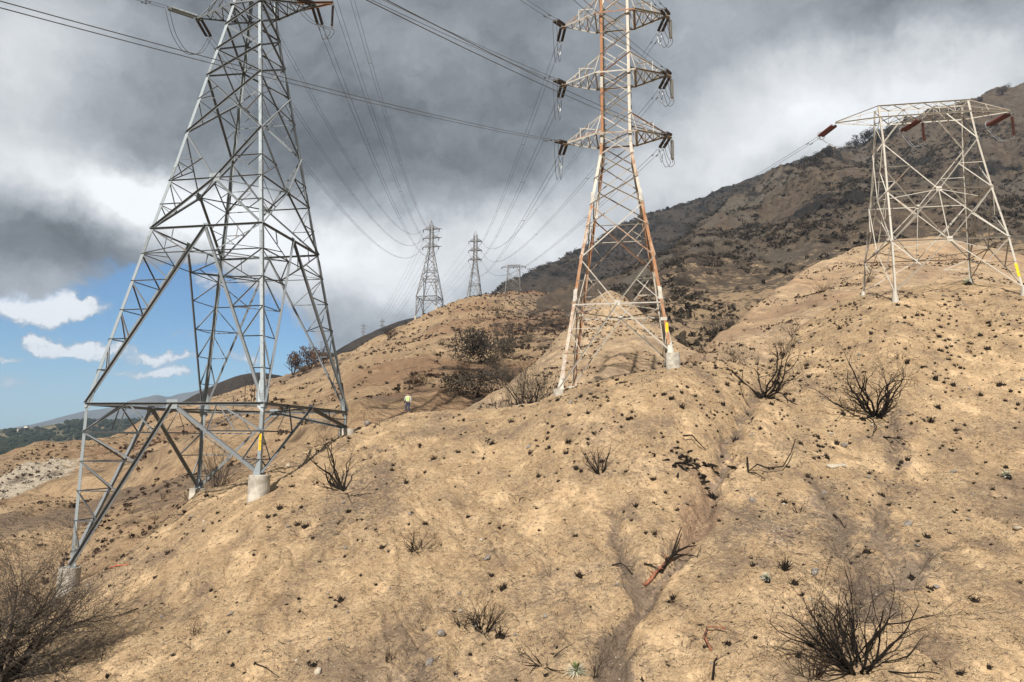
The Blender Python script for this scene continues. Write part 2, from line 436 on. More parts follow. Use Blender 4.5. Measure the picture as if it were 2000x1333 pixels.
def soil(name, light, mid, dark, ash, red, scrub, fine=True, spk=1.0, big=0.12, patch_amt=0.5):
    m, b = newmat(name)
    p = b.n('ShaderNodeNewGeometry').outputs['Position']
    at = b.n('ShaderNodeAttribute', attribute_name='soil'); sp = b.n('ShaderNodeSeparateColor'); b.t.links.new(at.outputs['Color'], sp.inputs[0])
    R, G, B, A = sp.outputs[0], sp.outputs[1], sp.outputs[2], at.outputs['Alpha']
    k = 1.0 if fine else 0.12
    n1 = b.noise(p, big, 6, 0.6); n2 = b.noise(p, 0.9*k, 7, 0.65); n3 = b.noise(p, 5.0*k, 6, 0.65); n4 = b.noise(p, 26.0*k, 4, 0.6)
    c = b.mix(b.ramp(n2, 0.36, 0.64), mid, light)
    c = b.mix(b.m('MULTIPLY', b.ramp(n3, 0.50, 0.72), 0.6), c, dark)
    stp = b.v('MULTIPLY', b.v('ADD', p, b.v('SCALE', b.noise(p, 0.5*k, 3, 0.6, col=True), 1.6/k)), (1.0, 0.16, 0.5))
    st = b.noise(stp, 1.3*k, 6, 0.66)
    c = b.mix(b.m('MULTIPLY', b.ramp(st, 0.53, 0.70), 0.55), c, dark)
    c = b.mix(b.m('MULTIPLY', b.ramp(st, 0.40, 0.30), 0.40), c, light)
    c = b.mix(b.m('MULTIPLY', b.ramp(b.m('ADD', n1, b.m('MULTIPLY', n3, 0.35)), 0.68, 0.84), patch_amt), c, ash)
    e = b.m('ADD', b.m('MULTIPLY', b.m('SUBTRACT', n2, 0.5), 0.9), b.m('MULTIPLY', b.m('SUBTRACT', n3, 0.5), 0.7))
    c = b.mix(b.m('MULTIPLY', b.ramp(b.m('ADD', R, e), 0.32, 0.75), 0.85), c, ash)
    c = b.mix(b.m('MULTIPLY', b.ramp(b.m('ADD', G, e), 0.32, 0.75), 0.8), c, red)
    c = b.mix(b.ramp(b.m('ADD', A, b.m('MULTIPLY', e, 1.3)), 0.35, 0.62), c, scrub)
    c = b.mix(b.ramp(b.m('ADD', B, b.m('MULTIPLY', e, 1.6)), 0.42, 0.62), c, (0.56, 0.475, 0.365) if name != 'shaded_burned_mountain_soil' else (0.36, 0.255, 0.155))
    c = b.mix(b.ramp(n4, 0.35, 0.7, 0.0, 0.35), c, b.mix(1.0, c, (0.55, 0.5, 0.45), 'MULTIPLY'))
    if fine:
        # burnt litter and pale chips lying on the dirt
        wp = b.v('ADD', p, b.v('SCALE', b.noise(p, 3.0, 3, 0.6, col=True), 0.5))
        d1, c1 = b.vor(b.v('MULTIPLY', wp, (1, 0.7, 1)), 2.6); s1 = b.n('ShaderNodeSeparateColor'); b.t.links.new(c1, s1.inputs[0])
        f1 = b.m('MULTIPLY', b.ramp(d1, 0.0, 0.17, 1, 0), b.ramp(s1.outputs[0], 0.62, 0.64))
        d2, c2 = b.vor(wp, 8.0); s2 = b.n('ShaderNodeSeparateColor'); b.t.links.new(c2, s2.inputs[0])
        f2 = b.m('MULTIPLY', b.ramp(d2, 0.1, 0.26, 1, 0), b.ramp(b.m('ADD', s2.outputs[0], b.m('MULTIPLY', b.m('SUBTRACT', n2, 0.5), 0.9)), 0.64, 0.70))
        d4, c4 = b.vor(b.v('MULTIPLY', b.v('ADD', p, b.v('SCALE', b.noise(p, 5.0, 3, 0.6, col=True), 0.3)), (1, 0.45, 1)), 15.0); s4 = b.n('ShaderNodeSeparateColor'); b.t.links.new(c4, s4.inputs[0])
        f4 = b.m('MULTIPLY', b.ramp(d4, 0.12, 0.36, 1, 0), b.ramp(b.m('ADD', s4.outputs[0], b.m('MULTIPLY', b.m('SUBTRACT', n2, 0.5), 1.2)), 0.52, 0.62))
        c = b.mix(b.m('MULTIPLY', f4, 0.85), c, (0.10, 0.068, 0.046))
        mo = b.noise(b.v('MULTIPLY', wp, (1, 0.55, 1)), 0.42, 7, 0.72)                    # soft brown mottling of burnt duff
        c = b.mix(b.m('MULTIPLY', b.ramp(mo, 0.53, 0.64), 0.62), c, (0.19, 0.135, 0.10))
        gr = b.noise(wp, 11.0, 5, 0.75)
        c = b.mix(b.m('MULTIPLY', b.m('MULTIPLY', b.ramp(gr, 0.56, 0.66), b.ramp(mo, 0.40, 0.56)), 0.85), c, (0.085, 0.06, 0.042))
        lt = b.noise(b.v('MULTIPLY', wp, (1, 0.7, 1)), 2.4, 6, 0.7)
        c = b.mix(b.m('MULTIPLY', b.ramp(lt, 0.55, 0.68), 0.28), c, (0.60, 0.46, 0.29))
        c = b.mix(b.m('MULTIPLY', b.m('MAXIMUM', f1, f2), 0.85*spk), c, (0.085, 0.062, 0.045))
        d3, c3 = b.vor(p, 7.0); s3 = b.n('ShaderNodeSeparateColor'); b.t.links.new(c3, s3.inputs[0])
        f3 = b.m('MULTIPLY', b.ramp(d3, 0.05, 0.13, 1, 0), b.ramp(b.m('ADD', s3.outputs[1], b.m('MULTIPLY', R, 0.12)), 0.93, 0.95))
        c = b.mix(b.m('MULTIPLY', f3, 0.9), c, (0.70, 0.64, 0.54))
        hgt = b.m('ADD', b.m('MULTIPLY', n3, 0.5), b.m('ADD', b.m('MULTIPLY', n4, 0.22), b.m('MULTIPLY', n2, 0.5)))
        hgt = b.m('MULTIPLY', hgt, b.ramp(mo, 0.38, 0.62, 0.45, 1.35))
        bump(b, hgt, 1.0, 0.32)
    else:
        # scattered small dark bushes read as blots on the far slopes
        wp = b.v('ADD', p, b.v('SCALE', b.noise(p, 0.12, 4, 0.6, col=True), 9.0))
        d1, c1 = b.vor(wp, 0.16); s1 = b.n('ShaderNodeSeparateColor'); b.t.links.new(c1, s1.inputs[0])
        f1 = b.m('MULTIPLY', b.ramp(d1, 0.1, 0.42, 1, 0), b.ramp(b.m('ADD', s1.outputs[0], b.m('MULTIPLY', A, 0.55)), 0.72, 0.8))
        c = b.mix(b.m('MULTIPLY', f1, 0.8*spk), c, scrub)
        bump(b, b.m('ADD', n3, b.m('ADD', b.m('MULTIPLY', n2, 0.8), b.m('MULTIPLY', st, 0.7))), 1.0, 2.6)
    b._set(b.bs.inputs['Base Color'], c); b.bs.inputs['Roughness'].default_value = 0.95
    b.bs.inputs['Specular IOR Level'].default_value = 0.15
    return m


TAN = dict(light=(0.59, 0.425, 0.255), mid=(0.49, 0.340, 0.198), dark=(0.205, 0.134, 0.076), ash=(0.190, 0.145, 0.112), red=(0.36, 0.235, 0.15), scrub=(0.06, 0.045, 0.033))
M['soil_near'] = soil('sandy_burned_soil', **TAN)
M['soil_mid'] = soil('tan_slope_soil', (0.54, 0.385, 0.235), (0.41, 0.28, 0.162), (0.23, 0.155, 0.092), (0.20, 0.145, 0.105), (0.30, 0.18, 0.105), (0.075, 0.053, 0.038), fine=False, big=0.02, spk=0.9)
M['soil_brown'] = soil('shaded_burned_mountain_soil', (0.135, 0.101, 0.071), (0.086, 0.064, 0.046), (0.046, 0.035, 0.026), (0.125, 0.108, 0.086), (0.13, 0.09, 0.06), (0.023, 0.020, 0.017), fine=False, big=0.008, spk=1.0)  # burned ground, its colour darkened further to stand in for cloud shadow
M['soil_spur'] = soil('pale_spur_soil', (0.58, 0.43, 0.275), (0.45, 0.315, 0.19), (0.24, 0.16, 0.095), (0.24, 0.18, 0.135), (0.34, 0.22, 0.135), (0.07, 0.05, 0.036), fine=True)
M['soil_dark'] = soil('shaded_charred_mountain_soil', (0.070, 0.052, 0.038), (0.046, 0.035, 0.026), (0.026, 0.021, 0.017), (0.046, 0.040, 0.035), (0.07, 0.047, 0.033), (0.018, 0.016, 0.013), fine=False, big=0.006, spk=1.0)  # char colour, with the cloud shadow over the mountain shoulder painted in
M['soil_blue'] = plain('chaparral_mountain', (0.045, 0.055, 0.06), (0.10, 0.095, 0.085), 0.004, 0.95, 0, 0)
M['soil_green'] = plain('wooded_hill_floor', (0.04, 0.05, 0.025), (0.20, 0.155, 0.095), 0.006, 0.95, 0, 0)


def rough_near(x, y):
    z = 0.26*fbm(x, y, 9, 3, 0.5, 1)+0.13*fbm(x, y, 2.1, 3, 0.55, 5)+0.075*fbm(x, y, 0.62, 4, 0.62, 9)
    z = z+0.12*ridged(x*1.0+0.25*y, y*0.28, 2.3, 3, 0.5, 15)
    rill = 1-np.abs(perlin((x+0.35*y+0.5*fbm(x, y, 3, 2, .5, 33))*0.85, y*0.16, 19))*4.5      # narrow rills running down the slope
    gate = np.clip(fbm(x, y, 7, 2, 0.5, 35)*3.0, 0, 1)
    z = z-0.16*np.clip(rill, 0, 1)**2*gate
    clod = np.clip(perlin(x*3.1, y*3.1, 23)-0.25, 0, 1)*np.clip(0.5+fbm(x, y, 3.5, 2, 0.5, 27)*2, 0, 1)
    return z+0.22*clod


A_rows = [
    [(-900, 1500, 26), (-400, 1333, 36), (0, 1333, 33), (250, 1333, 31), (500, 1333, 30), (750, 1333, 29.5), (1000, 1333, 29), (1250, 1333, 27.5), (1500, 1333, 26), (1750, 1333, 25), (2000, 1333, 25), (2400, 1333, 25), (3000, 1333, 20)],
    [(-900, 1450, 33), (-400, 1320, 42), (0, 1280, 38.5), (250, 1210, 37.5), (505, 1110, 38), (750, 1060, 39), (1000, 1020, 40.5), (1250, 1000, 38.5), (1500, 980, 39), (1750, 950, 41.5), (2000, 920, 42), (2400, 900, 42), (3000, 1000, 33)],
    [(-900, 1400, 38), (-400, 1310, 44), (0, 1240, 43.5), (142, 1160, 49.2), (300, 1062, 49), (400, 1010, 48.5), (505, 978, 46.5), (600, 920, 51), (669, 875, 55), (800, 850, 56), (900, 845, 55.5), (1000, 838, 54), (1087, 790, 53.5),
     (1200, 765, 53), (1318, 722, 54), (1410, 735, 56), (1500, 742, 58), (1560, 700, 62), (1650, 640, 65), (1747, 592, 63.9), (1880, 590, 64), (2001, 578, 62.1), (2200, 640, 62), (2400, 720, 60), (3000, 850, 45)]]
A_crest = [(-900, 1390, 40), (-400, 1308, 46), (-200, 1285, 46), (0, 1213, 47), (100, 1165, 51), (200, 1115, 54), (270, 1062, 57), (340, 1003, 60), (387, 962, 63), (440, 948, 63), (520, 914, 63), (600, 880, 63.5), (669, 846, 63.5), (735, 826, 66), (795, 806, 67.5),
           (880, 801, 69), (980, 797, 67.5), (1045, 787, 63), (1087, 766, 59.5), (1140, 752, 60), (1220, 733, 60), (1318, 712, 59), (1410, 705, 64), (1500, 708, 69), (1535, 680, 73), (1552, 650, 76), (1600, 612, 79), (1650, 586, 79), (1683, 574, 78),
           (1760, 564, 77), (1880, 548, 78), (1960, 556, 77), (2100, 585, 76), (2400, 640, 72), (3000, 760, 55)]
hillA = Sheet('hillside', A_rows, A_crest, rough_near, near=[(5*math.sin(a), 5*math.cos(a), -21) for a in np.radians(range(-85, 86, 10))], back=((0.03, 3, 0.12), (0.1, 12, 0.42), (0.3, 50, 0.5)))


def px_line(sh, pts): return [tuple(sh.hit(*p))[:2] for p in pts]


gul_main = px_line(hillA, [(1500, 745), (1455, 800), (1425, 860), (1395, 930), (1375, 990), (1335, 1060), (1270, 1135), (1225, 1230), (1180, 1320)])
gul_b = px_line(hillA, [(1195, 985), (1205, 1040), (1225, 1090), (1245, 1140)])
gul_c = px_line(hillA, [(965, 830), (925, 900), (915, 960), (918, 1020), (905, 1080)])
gul_d = px_line(hillA, [(870, 1160), (820, 1240), (790, 1333)])
gul_e = px_line(hillA, [(1735, 800), (1750, 900), (1722, 1000), (1745, 1090), (1700, 1200)])
gul_f = px_line(hillA, [(1600, 940), (1630, 1020), (1665, 1100), (1660, 1200)])
gul_g = px_line(hillA, [(1855, 1055), (1800, 1090), (1770, 1140), (1740, 1200)])
path_a = px_line(hillA, [(1060, 790), (1010, 800), (930, 806), (880, 830), (860, 860)])
path_b = px_line(hillA, [(1700, 700), (1640, 735), (1560, 722), (1500, 712)])
scar = px_line(hillA, [(700, 900), (760, 872), (820, 862), (890, 842)])
scar2 = px_line(hillA, [(1370, 900), (1385, 980), (1360, 1050)])
for l_, w_, d_ in ((gul_main, 0.55, 0.75), (gul_b, 0.4, 0.35), (gul_c, 0.5, 0.3), (gul_d, 0.45, 0.4), (gul_e, 0.45, 0.3), (gul_f, 0.4, 0.25), (gul_g, 0.35, 0.25), (scar, 0.3, 0.3)):
    hillA.carves.append((l_, w_, d_))


def maskA(x, y, z):
    c = np.zeros(x.shape+(4,))
    wx, wy = x+0.9*fbm(x, y, 2.6, 4, 0.65, 301), y+0.9*fbm(x, y, 2.6, 4, 0.65, 305)
    g = lambda line, w: np.exp(-(pl_dist(wx, wy, line)/w)**2)
    sx, sy = x+1.6*fbm(x, y, 3.2, 4, 0.6, 311), y+2.4*fbm(x, y, 3.2, 4, 0.6, 315)
    c[..., 0] = 0.66*g(gul_main, 0.5)+0.5*g(gul_b, 0.7)+0.40*g(gul_c, 1.0)+0.38*g(gul_d, 0.9)+0.40*g(gul_e, 0.9)+0.38*g(gul_f, 0.9)+0.42*g(gul_g, 0.5)+0.4*g(scar, 0.4)
    for (px, py, r, a) in ((1500, 1010, 3.0, .5), (1440, 1040, 2.5, .45), (1120, 1090, 3.0, .42), (1060, 1180, 2.5, .4), (640, 1030, 3, .4), (700, 960, 3.0, .38), (760, 905, 3.5, .36), (560, 1220, 2.2, .35),
                           (1900, 1150, 3, .35), (1780, 870, 3.0, .4), (1650, 980, 3, .4), (880, 1320, 2, .4), (1240, 1290, 2, .55), (640, 830, 3, .3), (1830, 640, 5, .3)):
        q = hillA.hit(px, py); c[..., 0] += 0.75*a*np.exp(-((sx-q.x)**2+((sy-q.y)*0.6)**2)/r**2)
    c[..., 1] = 0.30*g(scar2, 1.1)+0.10*g(gul_main, 1.8)
    for (px, py, r, a) in ((1340, 960, 2.2, .55), (1330, 1020, 2.0, .45), (950, 915, 1.0, .8), (1230, 1165, 1.0, .5), (1460, 745, 2.5, .55), (1690, 790, 1.6, .5), (1880, 700, 3, .35), (1900, 990, 2.5, .35), (1240, 1230, 1.6, .45)):
        q = hillA.hit(px, py); c[..., 1] += 0.7*a*np.exp(-((sx-q.x)**2+(sy-q.y)**2)/r**2)
    c[..., 3] = 0
    q = hillA.hit(1350, 900); c[..., 3] += 0.55*np.exp(-((x-q.x)**2+(y-q.y)**2)/1.0**2)
    q = hillA.hit(1310, 1110); c[..., 3] += 0.42*np.exp(-((x-q.x)**2+(y-q.y)**2)/1.0**2)
    q = hillA.hit(1500, 760); c[..., 3] += 0.3*np.exp(-((x-q.x)**2+(y-q.y)**2)/2.0**2)
    q = hillA.hit(1710, 800); c[..., 3] += 0.3*np.exp(-((x-q.x)**2+(y-q.y)**2)/1.2**2)
    for l_ in (path_a, path_b): c[..., 0] -= 0.5*g(l_, 1.0)
    return np.clip(c, 0, 1)


hillA.grid(np.concatenate([np.linspace(-70, -42, 60)[:-1], np.linspace(-42, 41, 1350), np.linspace(41, 70, 60)[1:]]), 0, 0,
           np.concatenate([np.geomspace(5, 25, 40)[:-1], np.geomspace(25, 82, 960), np.geomspace(82, 140, 60)[1:]]), 0, 0, M['soil_near'], maskA)


def rough_mid(a, lam, seed):
    def f(x, y): return a*(fbm(x, y, lam, 5, 0.5, seed)+0.55*ridged(x+0.3*y, y*0.35, lam*0.5, 4, 0.5, seed+20))
    return f


# left foreland: low tan hills beyond the first slope
hillB = Sheet('left_foothill', [
    [(-500, 1300, 60), (0, 1250, 64), (250, 1130, 68), (480, 1000, 74), (620, 900, 80), (900, 900, 80)],
    [(-500, 1120, 88), (0, 1060, 90), (150, 1060, 88), (260, 1015, 88), (350, 965, 92), (480, 905, 98), (620, 865, 100), (900, 860, 100)],
    [(-500, 1020, 120), (0, 985, 122), (60, 965, 126), (150, 955, 130), (300, 918, 132), (380, 885, 130), (450, 885, 134), (560, 850, 130), (900, 850, 130)]],
    [(-500, 960, 150), (-300, 930, 160), (0, 890, 168), (60, 868, 172), (130, 862, 178), (250, 850, 188), (330, 838, 195), (400, 822, 205), (480, 810, 215), (560, 810, 225), (900, 830, 225)],
    rough_mid(1.3, 22, 31))
outc = hillB.hit(50, 935, 40, 200)


def maskB(x, y, z):
    c = np.zeros(x.shape+(4,))
    c[..., 2] = 0.75*np.exp(-(((x-outc.x)/9)**2+((y-outc.y)/16)**2))
    for (px, py, r, a) in ((285, 850, 9, .5), (20, 960, 10, .5)):
        q = hillB.hit(px, py, 40, 230); c[..., 2] += a*np.exp(-((x-q.x)**2+(y-q.y)**2)/r**2)
    n = fbm(x, y, 30, 4, 0.5, 60); c[..., 0] = np.clip(0.35+n*0.7, 0, 0.8); c[..., 1] = np.clip(0.25+fbm(x, y, 45, 3, 0.5, 64)*0.8, 0, 0.8)
    return np.clip(c, 0, 1)


hillB.grid(-55, -2, 520, 58, 330, 330, M['soil_mid'], maskB)

# the long middle ridge that carries the far towers
hillC = Sheet('middle_ridge', [
    [(-300, 1050, 130), (200, 960, 120), (330, 900, 116), (450, 868, 110), (560, 850, 105), (700, 830, 92), (830, 850, 88), (950, 850, 88), (1100, 840, 92), (1300, 840, 95)],
    [(-300, 1000, 160), (200, 925, 150), (330, 872, 150), (450, 850, 160), (560, 818, 150), (700, 795, 122), (830, 803, 106), (950, 803, 108), (1100, 800, 112), (1300, 800, 115)],
    [(-300, 950, 200), (200, 890, 210), (330, 850, 220), (450, 815, 220), (560, 788, 215), (640, 765, 200), (700, 742, 185), (780, 738, 165), (830, 742, 150), (880, 735, 160), (950, 752, 145), (1010, 712, 200), (1080, 690, 225), (1300, 700, 230)],
    [(-300, 950, 230), (200, 880, 255), (330, 822, 270), (450, 783, 290), (560, 757, 290), (620, 735, 300), (700, 703, 310), (800, 677, 300), (850, 665, 290), (900, 650, 290), (1000, 622, 350), (1090, 615, 370), (1300, 650, 370)]],
    [(-300, 930, 260), (100, 895, 280), (200, 862, 290), (250, 838, 296), (290, 814, 300), (330, 795, 303), (400, 782, 315), (470, 758, 340), (550, 738, 362), (620, 709, 390), (700, 680, 410), (800, 630, 435), (862, 601, 450), (900, 585, 470), (960, 575, 490), (1040, 568, 500), (1110, 575, 510), (1220, 590, 520), (1300, 600, 520)],
    lambda x, y: 2.0*fbm(x, y, 40, 5, 0.55, 41)+1.7*ridged(x+0.2*y, y*0.30, 30, 4, 0.55, 61))


def maskC(x, y, z):
    c = np.zeros(x.shape+(4,)); r = np.hypot(x, y)
    right = np.clip((x/r+0.12)*6, 0, 1)*np.clip((r-180)/160, 0, 1)
    n = fbm(x, y, 40, 4, 0.55, 70)
    c[..., 0] = np.clip(0.12+n*0.5+0.55*right, 0, 0.9); c[..., 1] = np.clip(0.2+fbm(x, y, 60, 3, 0.5, 74)*0.7+0.35*right, 0, 0.8)
    c[..., 3] = np.clip(0.30*right+fbm(x, y, 16, 4, 0.6, 79)*0.4, 0, 0.6)
    for (px, py, rr, a) in ((600, 690, 9, .0), (780, 770, 5, .42), (645, 700, 16, .0), (960, 770, 8, .0)):
        pass
    q = hillC.hit(765, 775, 60, 300); c[..., 0] += 0.9*np.exp(-((x-q.x)**2+(y-q.y)**2)/6.0**2)
    q = hillC.hit(635, 715, 60, 450); c[..., 0] += 0.9*np.exp(-((x-q.x)**2+(y-q.y)**2)/22.0**2)
    for (px, py, rr) in ((930, 780, 9), (985, 735, 16), (1080, 640, 30)):
        q = hillC.hit(px, py, 60, 500); c[..., 3] += 0.5*np.exp(-((x-q.x)**2+(y-q.y)**2)/rr**2); c[..., 1] += 0.4*np.exp(-((x-q.x)**2+(y-q.y)**2)/(rr*1.6)**2)
    return np.clip(c, 0, 1)


hillC.grid(-44, 14, 860, 84, 780, 420, M['soil_mid'], maskC)

# bright spur behind the second tower
hillD = Sheet('tan_spur', [
    [(800, 900, 70), (900, 870, 72), (1000, 850, 74), (1100, 820, 76), (1300, 800, 76), (1500, 820, 76)],
    [(800, 870, 82), (900, 840, 82), (950, 812, 84), (1000, 778, 90), (1100, 722, 96), (1200, 692, 99), (1300, 712, 97), (1400, 740, 95), (1500, 770, 92)],
    [(800, 860, 88), (900, 825, 88), (948, 801, 90), (1000, 760, 97), (1060, 712, 108), (1100, 676, 118), (1190, 620, 132), (1250, 640, 127), (1320, 684, 114), (1400, 718, 106), (1500, 750, 100)]],
    [(800, 855, 92), (900, 820, 92), (948, 797, 93), (1000, 748, 104), (1060, 694, 120), (1110, 640, 140), (1150, 592, 155), (1190, 568, 162), (1230, 588, 160), (1290, 640, 140), (1340, 680, 125), (1400, 708, 112), (1500, 745, 105)],
    lambda x, y: 0.8*fbm(x, y, 18, 5, 0.55, 51)+0.75*ridged(x-0.3*y, y*0.35, 12, 4, 0.55, 53))
# spur behind the third tower
hillE = Sheet('right_spur', [
    [(1250, 860, 76), (1400, 800, 78), (1500, 780, 80), (1690, 720, 85), (1900, 700, 88), (2200, 720, 85), (2800, 800, 75)],
    [(1250, 820, 84), (1350, 730, 88), (1400, 712, 90), (1450, 690, 95), (1500, 672, 99), (1600, 610, 108), (1690, 575, 115), (1800, 565, 120), (1900, 560, 120), (2200, 620, 112), (2800, 740, 95)],
    [(1250, 800, 92), (1350, 712, 95), (1400, 690, 99), (1450, 655, 110), (1520, 615, 120), (1600, 562, 135), (1690, 525, 145), (1800, 515, 150), (1900, 515, 150), (2200, 585, 140), (2800, 720, 110)]],
    [(1250, 790, 96), (1350, 700, 101), (1385, 672, 108), (1420, 645, 118), (1450, 620, 126), (1520, 563, 145), (1560, 535, 155), (1605, 510, 165), (1690, 480, 180), (1760, 467, 186), (1850, 466, 186), (2000, 500, 180), (2200, 560, 170), (2800, 700, 130)],
    rough_mid(0.9, 18, 55))


def maskD(x, y, z):
    c = np.zeros(x.shape+(4,)); c[..., 0] = np.clip(0.1+fbm(x, y, 14, 4, 0.55, 80)*0.6, 0, 0.8); c[..., 1] = np.clip(0.15+fbm(x, y, 22, 3, 0.5, 84)*0.6, 0, 0.7)
    c[..., 2] = np.clip(fbm(x, y, 20, 3, 0.5, 88)*0.35, 0, 0.35)
    return c


hillD.grid(-9, 22, 620, 68, 230, 320, M['soil_spur'], maskD)
maskE = lambda x, y, z: np.clip(maskD(x, y, z)*np.array([1, 1, 0.4, 1])+np.array([0.08, 0.30, 0, 0]), 0, 1)
hillE.grid(10, 48, 620, 72, 260, 320, M['soil_spur'], maskE)

# brown burned mountain, and its darker shoulder behind
hillF = Sheet('burned_mountain', [
    [(900, 800, 150), (1050, 780, 150), (1250, 740, 160), (1400, 722, 160), (1600, 680, 175), (1800, 640, 190), (2000, 640, 190), (2300, 640, 190), (2900, 700, 160)],
    [(900, 740, 230), (1050, 700, 250), (1250, 640, 290), (1340, 640, 260), (1400, 630, 270), (1500, 580, 310), (1600, 545, 320), (1800, 515, 340), (2000, 480, 360), (2300, 470, 370), (2900, 560, 300)],
    [(900, 680, 380), (1050, 640, 400), (1110, 610, 440), (1225, 590, 440), (1300, 562, 460), (1400, 505, 520), (1500, 452, 580), (1600, 410, 590), (1700, 385, 600), (1850, 350, 640), (2000, 290, 720), (2300, 230, 720), (2900, 400, 560)]],
    [(900, 640, 480), (1050, 600, 500), (1110, 586, 520), (1180, 568, 530), (1225, 556, 540), (1275, 540, 560), (1350, 498, 620), (1420, 432, 690), (1470, 397, 720), (1540, 342, 770), (1600, 309, 800), (1640, 293, 820), (1700, 281, 840), (1760, 262, 860),
     (1830, 238, 890), (1900, 205, 930), (2000, 160, 980), (2200, 90, 1050), (2900, 200, 900)],
    lambda x, y: np.clip((y-150)/450, 0.12, 1)*(7.0*fbm(x, y, 90, 6, 0.62, 91)+20.0*ridged(x*0.86-y*0.5+20*fbm(x, y, 90, 2, .5, 97), (x*0.5+y*0.86)*0.28, 130, 6, 0.56, 95)))


def maskF(x, y, z):
    c = np.zeros(x.shape+(4,)); n = fbm(x, y, 90, 6, 0.6, 101); n2 = fbm(x, y, 40, 5, 0.6, 104)
    hi = np.clip((y-380)/350, 0, 1)
    low = np.clip(1-(y-250)/220, 0, 1); c[..., 3] = np.clip(0.08+0.75*n+0.5*n2+0.10*hi-0.3*low, 0, 0.95); c[..., 0] = np.clip(0.3+0.8*fbm(x, y, 70, 5, 0.6, 108), 0, 0.9); c[..., 1] = np.clip(0.2+0.7*fbm(x, y, 110, 4, 0.5, 111)-0.2*hi, 0, 0.8)
    q = hillF.hit(1655, 355, 200, 900); c[..., 2] = 0.35*np.exp(-((x-q.x)**2+((y-q.y)*0.5)**2)/9.0**2)+0.62*low
    return np.clip(c, 0, 1)


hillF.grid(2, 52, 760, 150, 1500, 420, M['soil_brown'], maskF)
hillG = Sheet('dark_shoulder', [
    [(800, 720, 650), (1000, 650, 800), (1100, 615, 850), (1300, 545, 900), (1500, 475, 950), (1650, 440, 950), (1850, 400, 980), (2200, 300, 980)]],
    [(750, 690, 960), (860, 630, 990), (900, 612, 1000), (958, 578, 1020), (1000, 549, 1040), (1060, 520, 1080), (1150, 478, 1150), (1250, 424, 1200), (1340, 398, 1230), (1440, 358, 1260), (1500, 334, 1280), (1580, 305, 1300), (1650, 287, 1320), (1800, 250, 1350), (2200, 200, 1350)],
    lambda x, y: 8*fbm(x, y, 110, 6, 0.62, 121)+14*ridged(x*0.86-y*0.5, (x*0.5+y*0.86)*0.3, 130, 5, 0.55, 125)*0.8)
maskG = lambda x, y, z: np.clip(np.stack([0.3+0.6*fbm(x, y, 80, 4, .5, 131), 0.2+0.5*fbm(x, y, 120, 4, .5, 134), 0*x, 0.35+0.8*fbm(x, y, 60, 5, .6, 137)], -1), 0, 1)
hillG.grid(-12, 42, 420, 620, 2200, 200, M['soil_dark'], maskG)

# dark ridge far behind the left slope
hillH = Sheet('dark_ridge', [[(-100, 960, 480), (200, 920, 490), (320, 850, 500), (560, 790, 520), (700, 745, 620), (800, 710, 700), (900, 700, 700)]],
              [(-100, 930, 600), (200, 890, 620), (260, 850, 630), (330, 800, 640), (380, 772, 660), (430, 747, 700), (470, 733, 720), (506, 728, 730), (560, 735, 720), (620, 706, 800), (650, 690, 830), (700, 661, 870), (735, 645, 900), (760, 635, 920), (790, 625, 950), (812, 621, 960), (900, 650, 980)],
              lambda x, y: 1.6*fbm(x, y, 60, 5, 0.55, 141))
hillH.grid(-30, -2, 320, 480, 1500, 120, M['soil_dark'], maskG)
# blue mountains on the horizon, and the wooded hills before them
hillI = Sheet('blue_mountains', [[(-800, 862, 4600), (0, 862, 4600), (400, 855, 4600), (900, 850, 4600)]],
              [(-800, 852, 6500), (-400, 850, 6500), (0, 842, 6500), (100, 820, 6500), (165, 803, 6600), (220, 796, 6500), (250, 784, 6500), (300, 773, 6600), (312, 772, 6600), (325, 776, 6600), (345, 771, 6600), (385, 763, 6600), (430, 752, 6600), (520, 745, 6600), (700, 770, 6600), (900, 800, 6600)],
              lambda x, y: 22*fbm(x, y, 900, 5, 0.55, 151)+14*ridged(x, y*0.6, 600, 4, 0.5, 153))
hillI.grid(-50, -5, 300, 4500, 10000, 90, M['soil_blue'])
hillJ = Sheet('wooded_hills', [[(-700, 915, 820), (0, 900, 840), (150, 890, 860), (300, 880, 900), (450, 870, 950), (600, 860, 950)],
              [(-700, 870, 1250), (0, 862, 1300), (150, 855, 1300), (300, 848, 1400), (450, 840, 1400), (600, 840, 1400)]],
              [(-700, 848, 2000), (-400, 845, 2000), (0, 839, 2000), (60, 836, 2000), (110, 829, 1900), (160, 824, 1850), (220, 825, 1900), (300, 820, 2000), (360, 815, 2100), (450, 806, 2100), (600, 800, 2100)],
              lambda x, y: 4*fbm(x, y, 180, 4, 0.5, 161))
hillJ.grid(-48, -10, 320, 800, 3200, 140, M['soil_green'])

gd = MB(); seg = 64
gd.add([(0, 0, 0)]+[(30000*math.cos(2*math.pi*k/seg), 30000*math.sin(2*math.pi*k/seg), 0) for k in range(seg)], [(0, 1+k, 1+(k+1) % seg) for k in range(seg)])
tag(gd.build('ground', M['soil_green'], loc=(0, 0, -60)), kind='structure')
print('terrain done')
random.seed(11)
NL, NR, FR, FL = (-1, -1), (1, -1), (1, 1), (-1, 1)
CORN = [NL, NR, FR, FL]
FACES = [(NL, NR, Vector((0, 1, 0))), (NR, FR, Vector((-1, 0, 0))), (FR, FL, Vector((0, -1, 0))), (FL, NL, Vector((1, 0, 0)))]


def frac(p, q, t): return p+(q-p)*t


def at_z(p, q, z): return frac(p, q, (z-p.z)/(q.z-p.z))


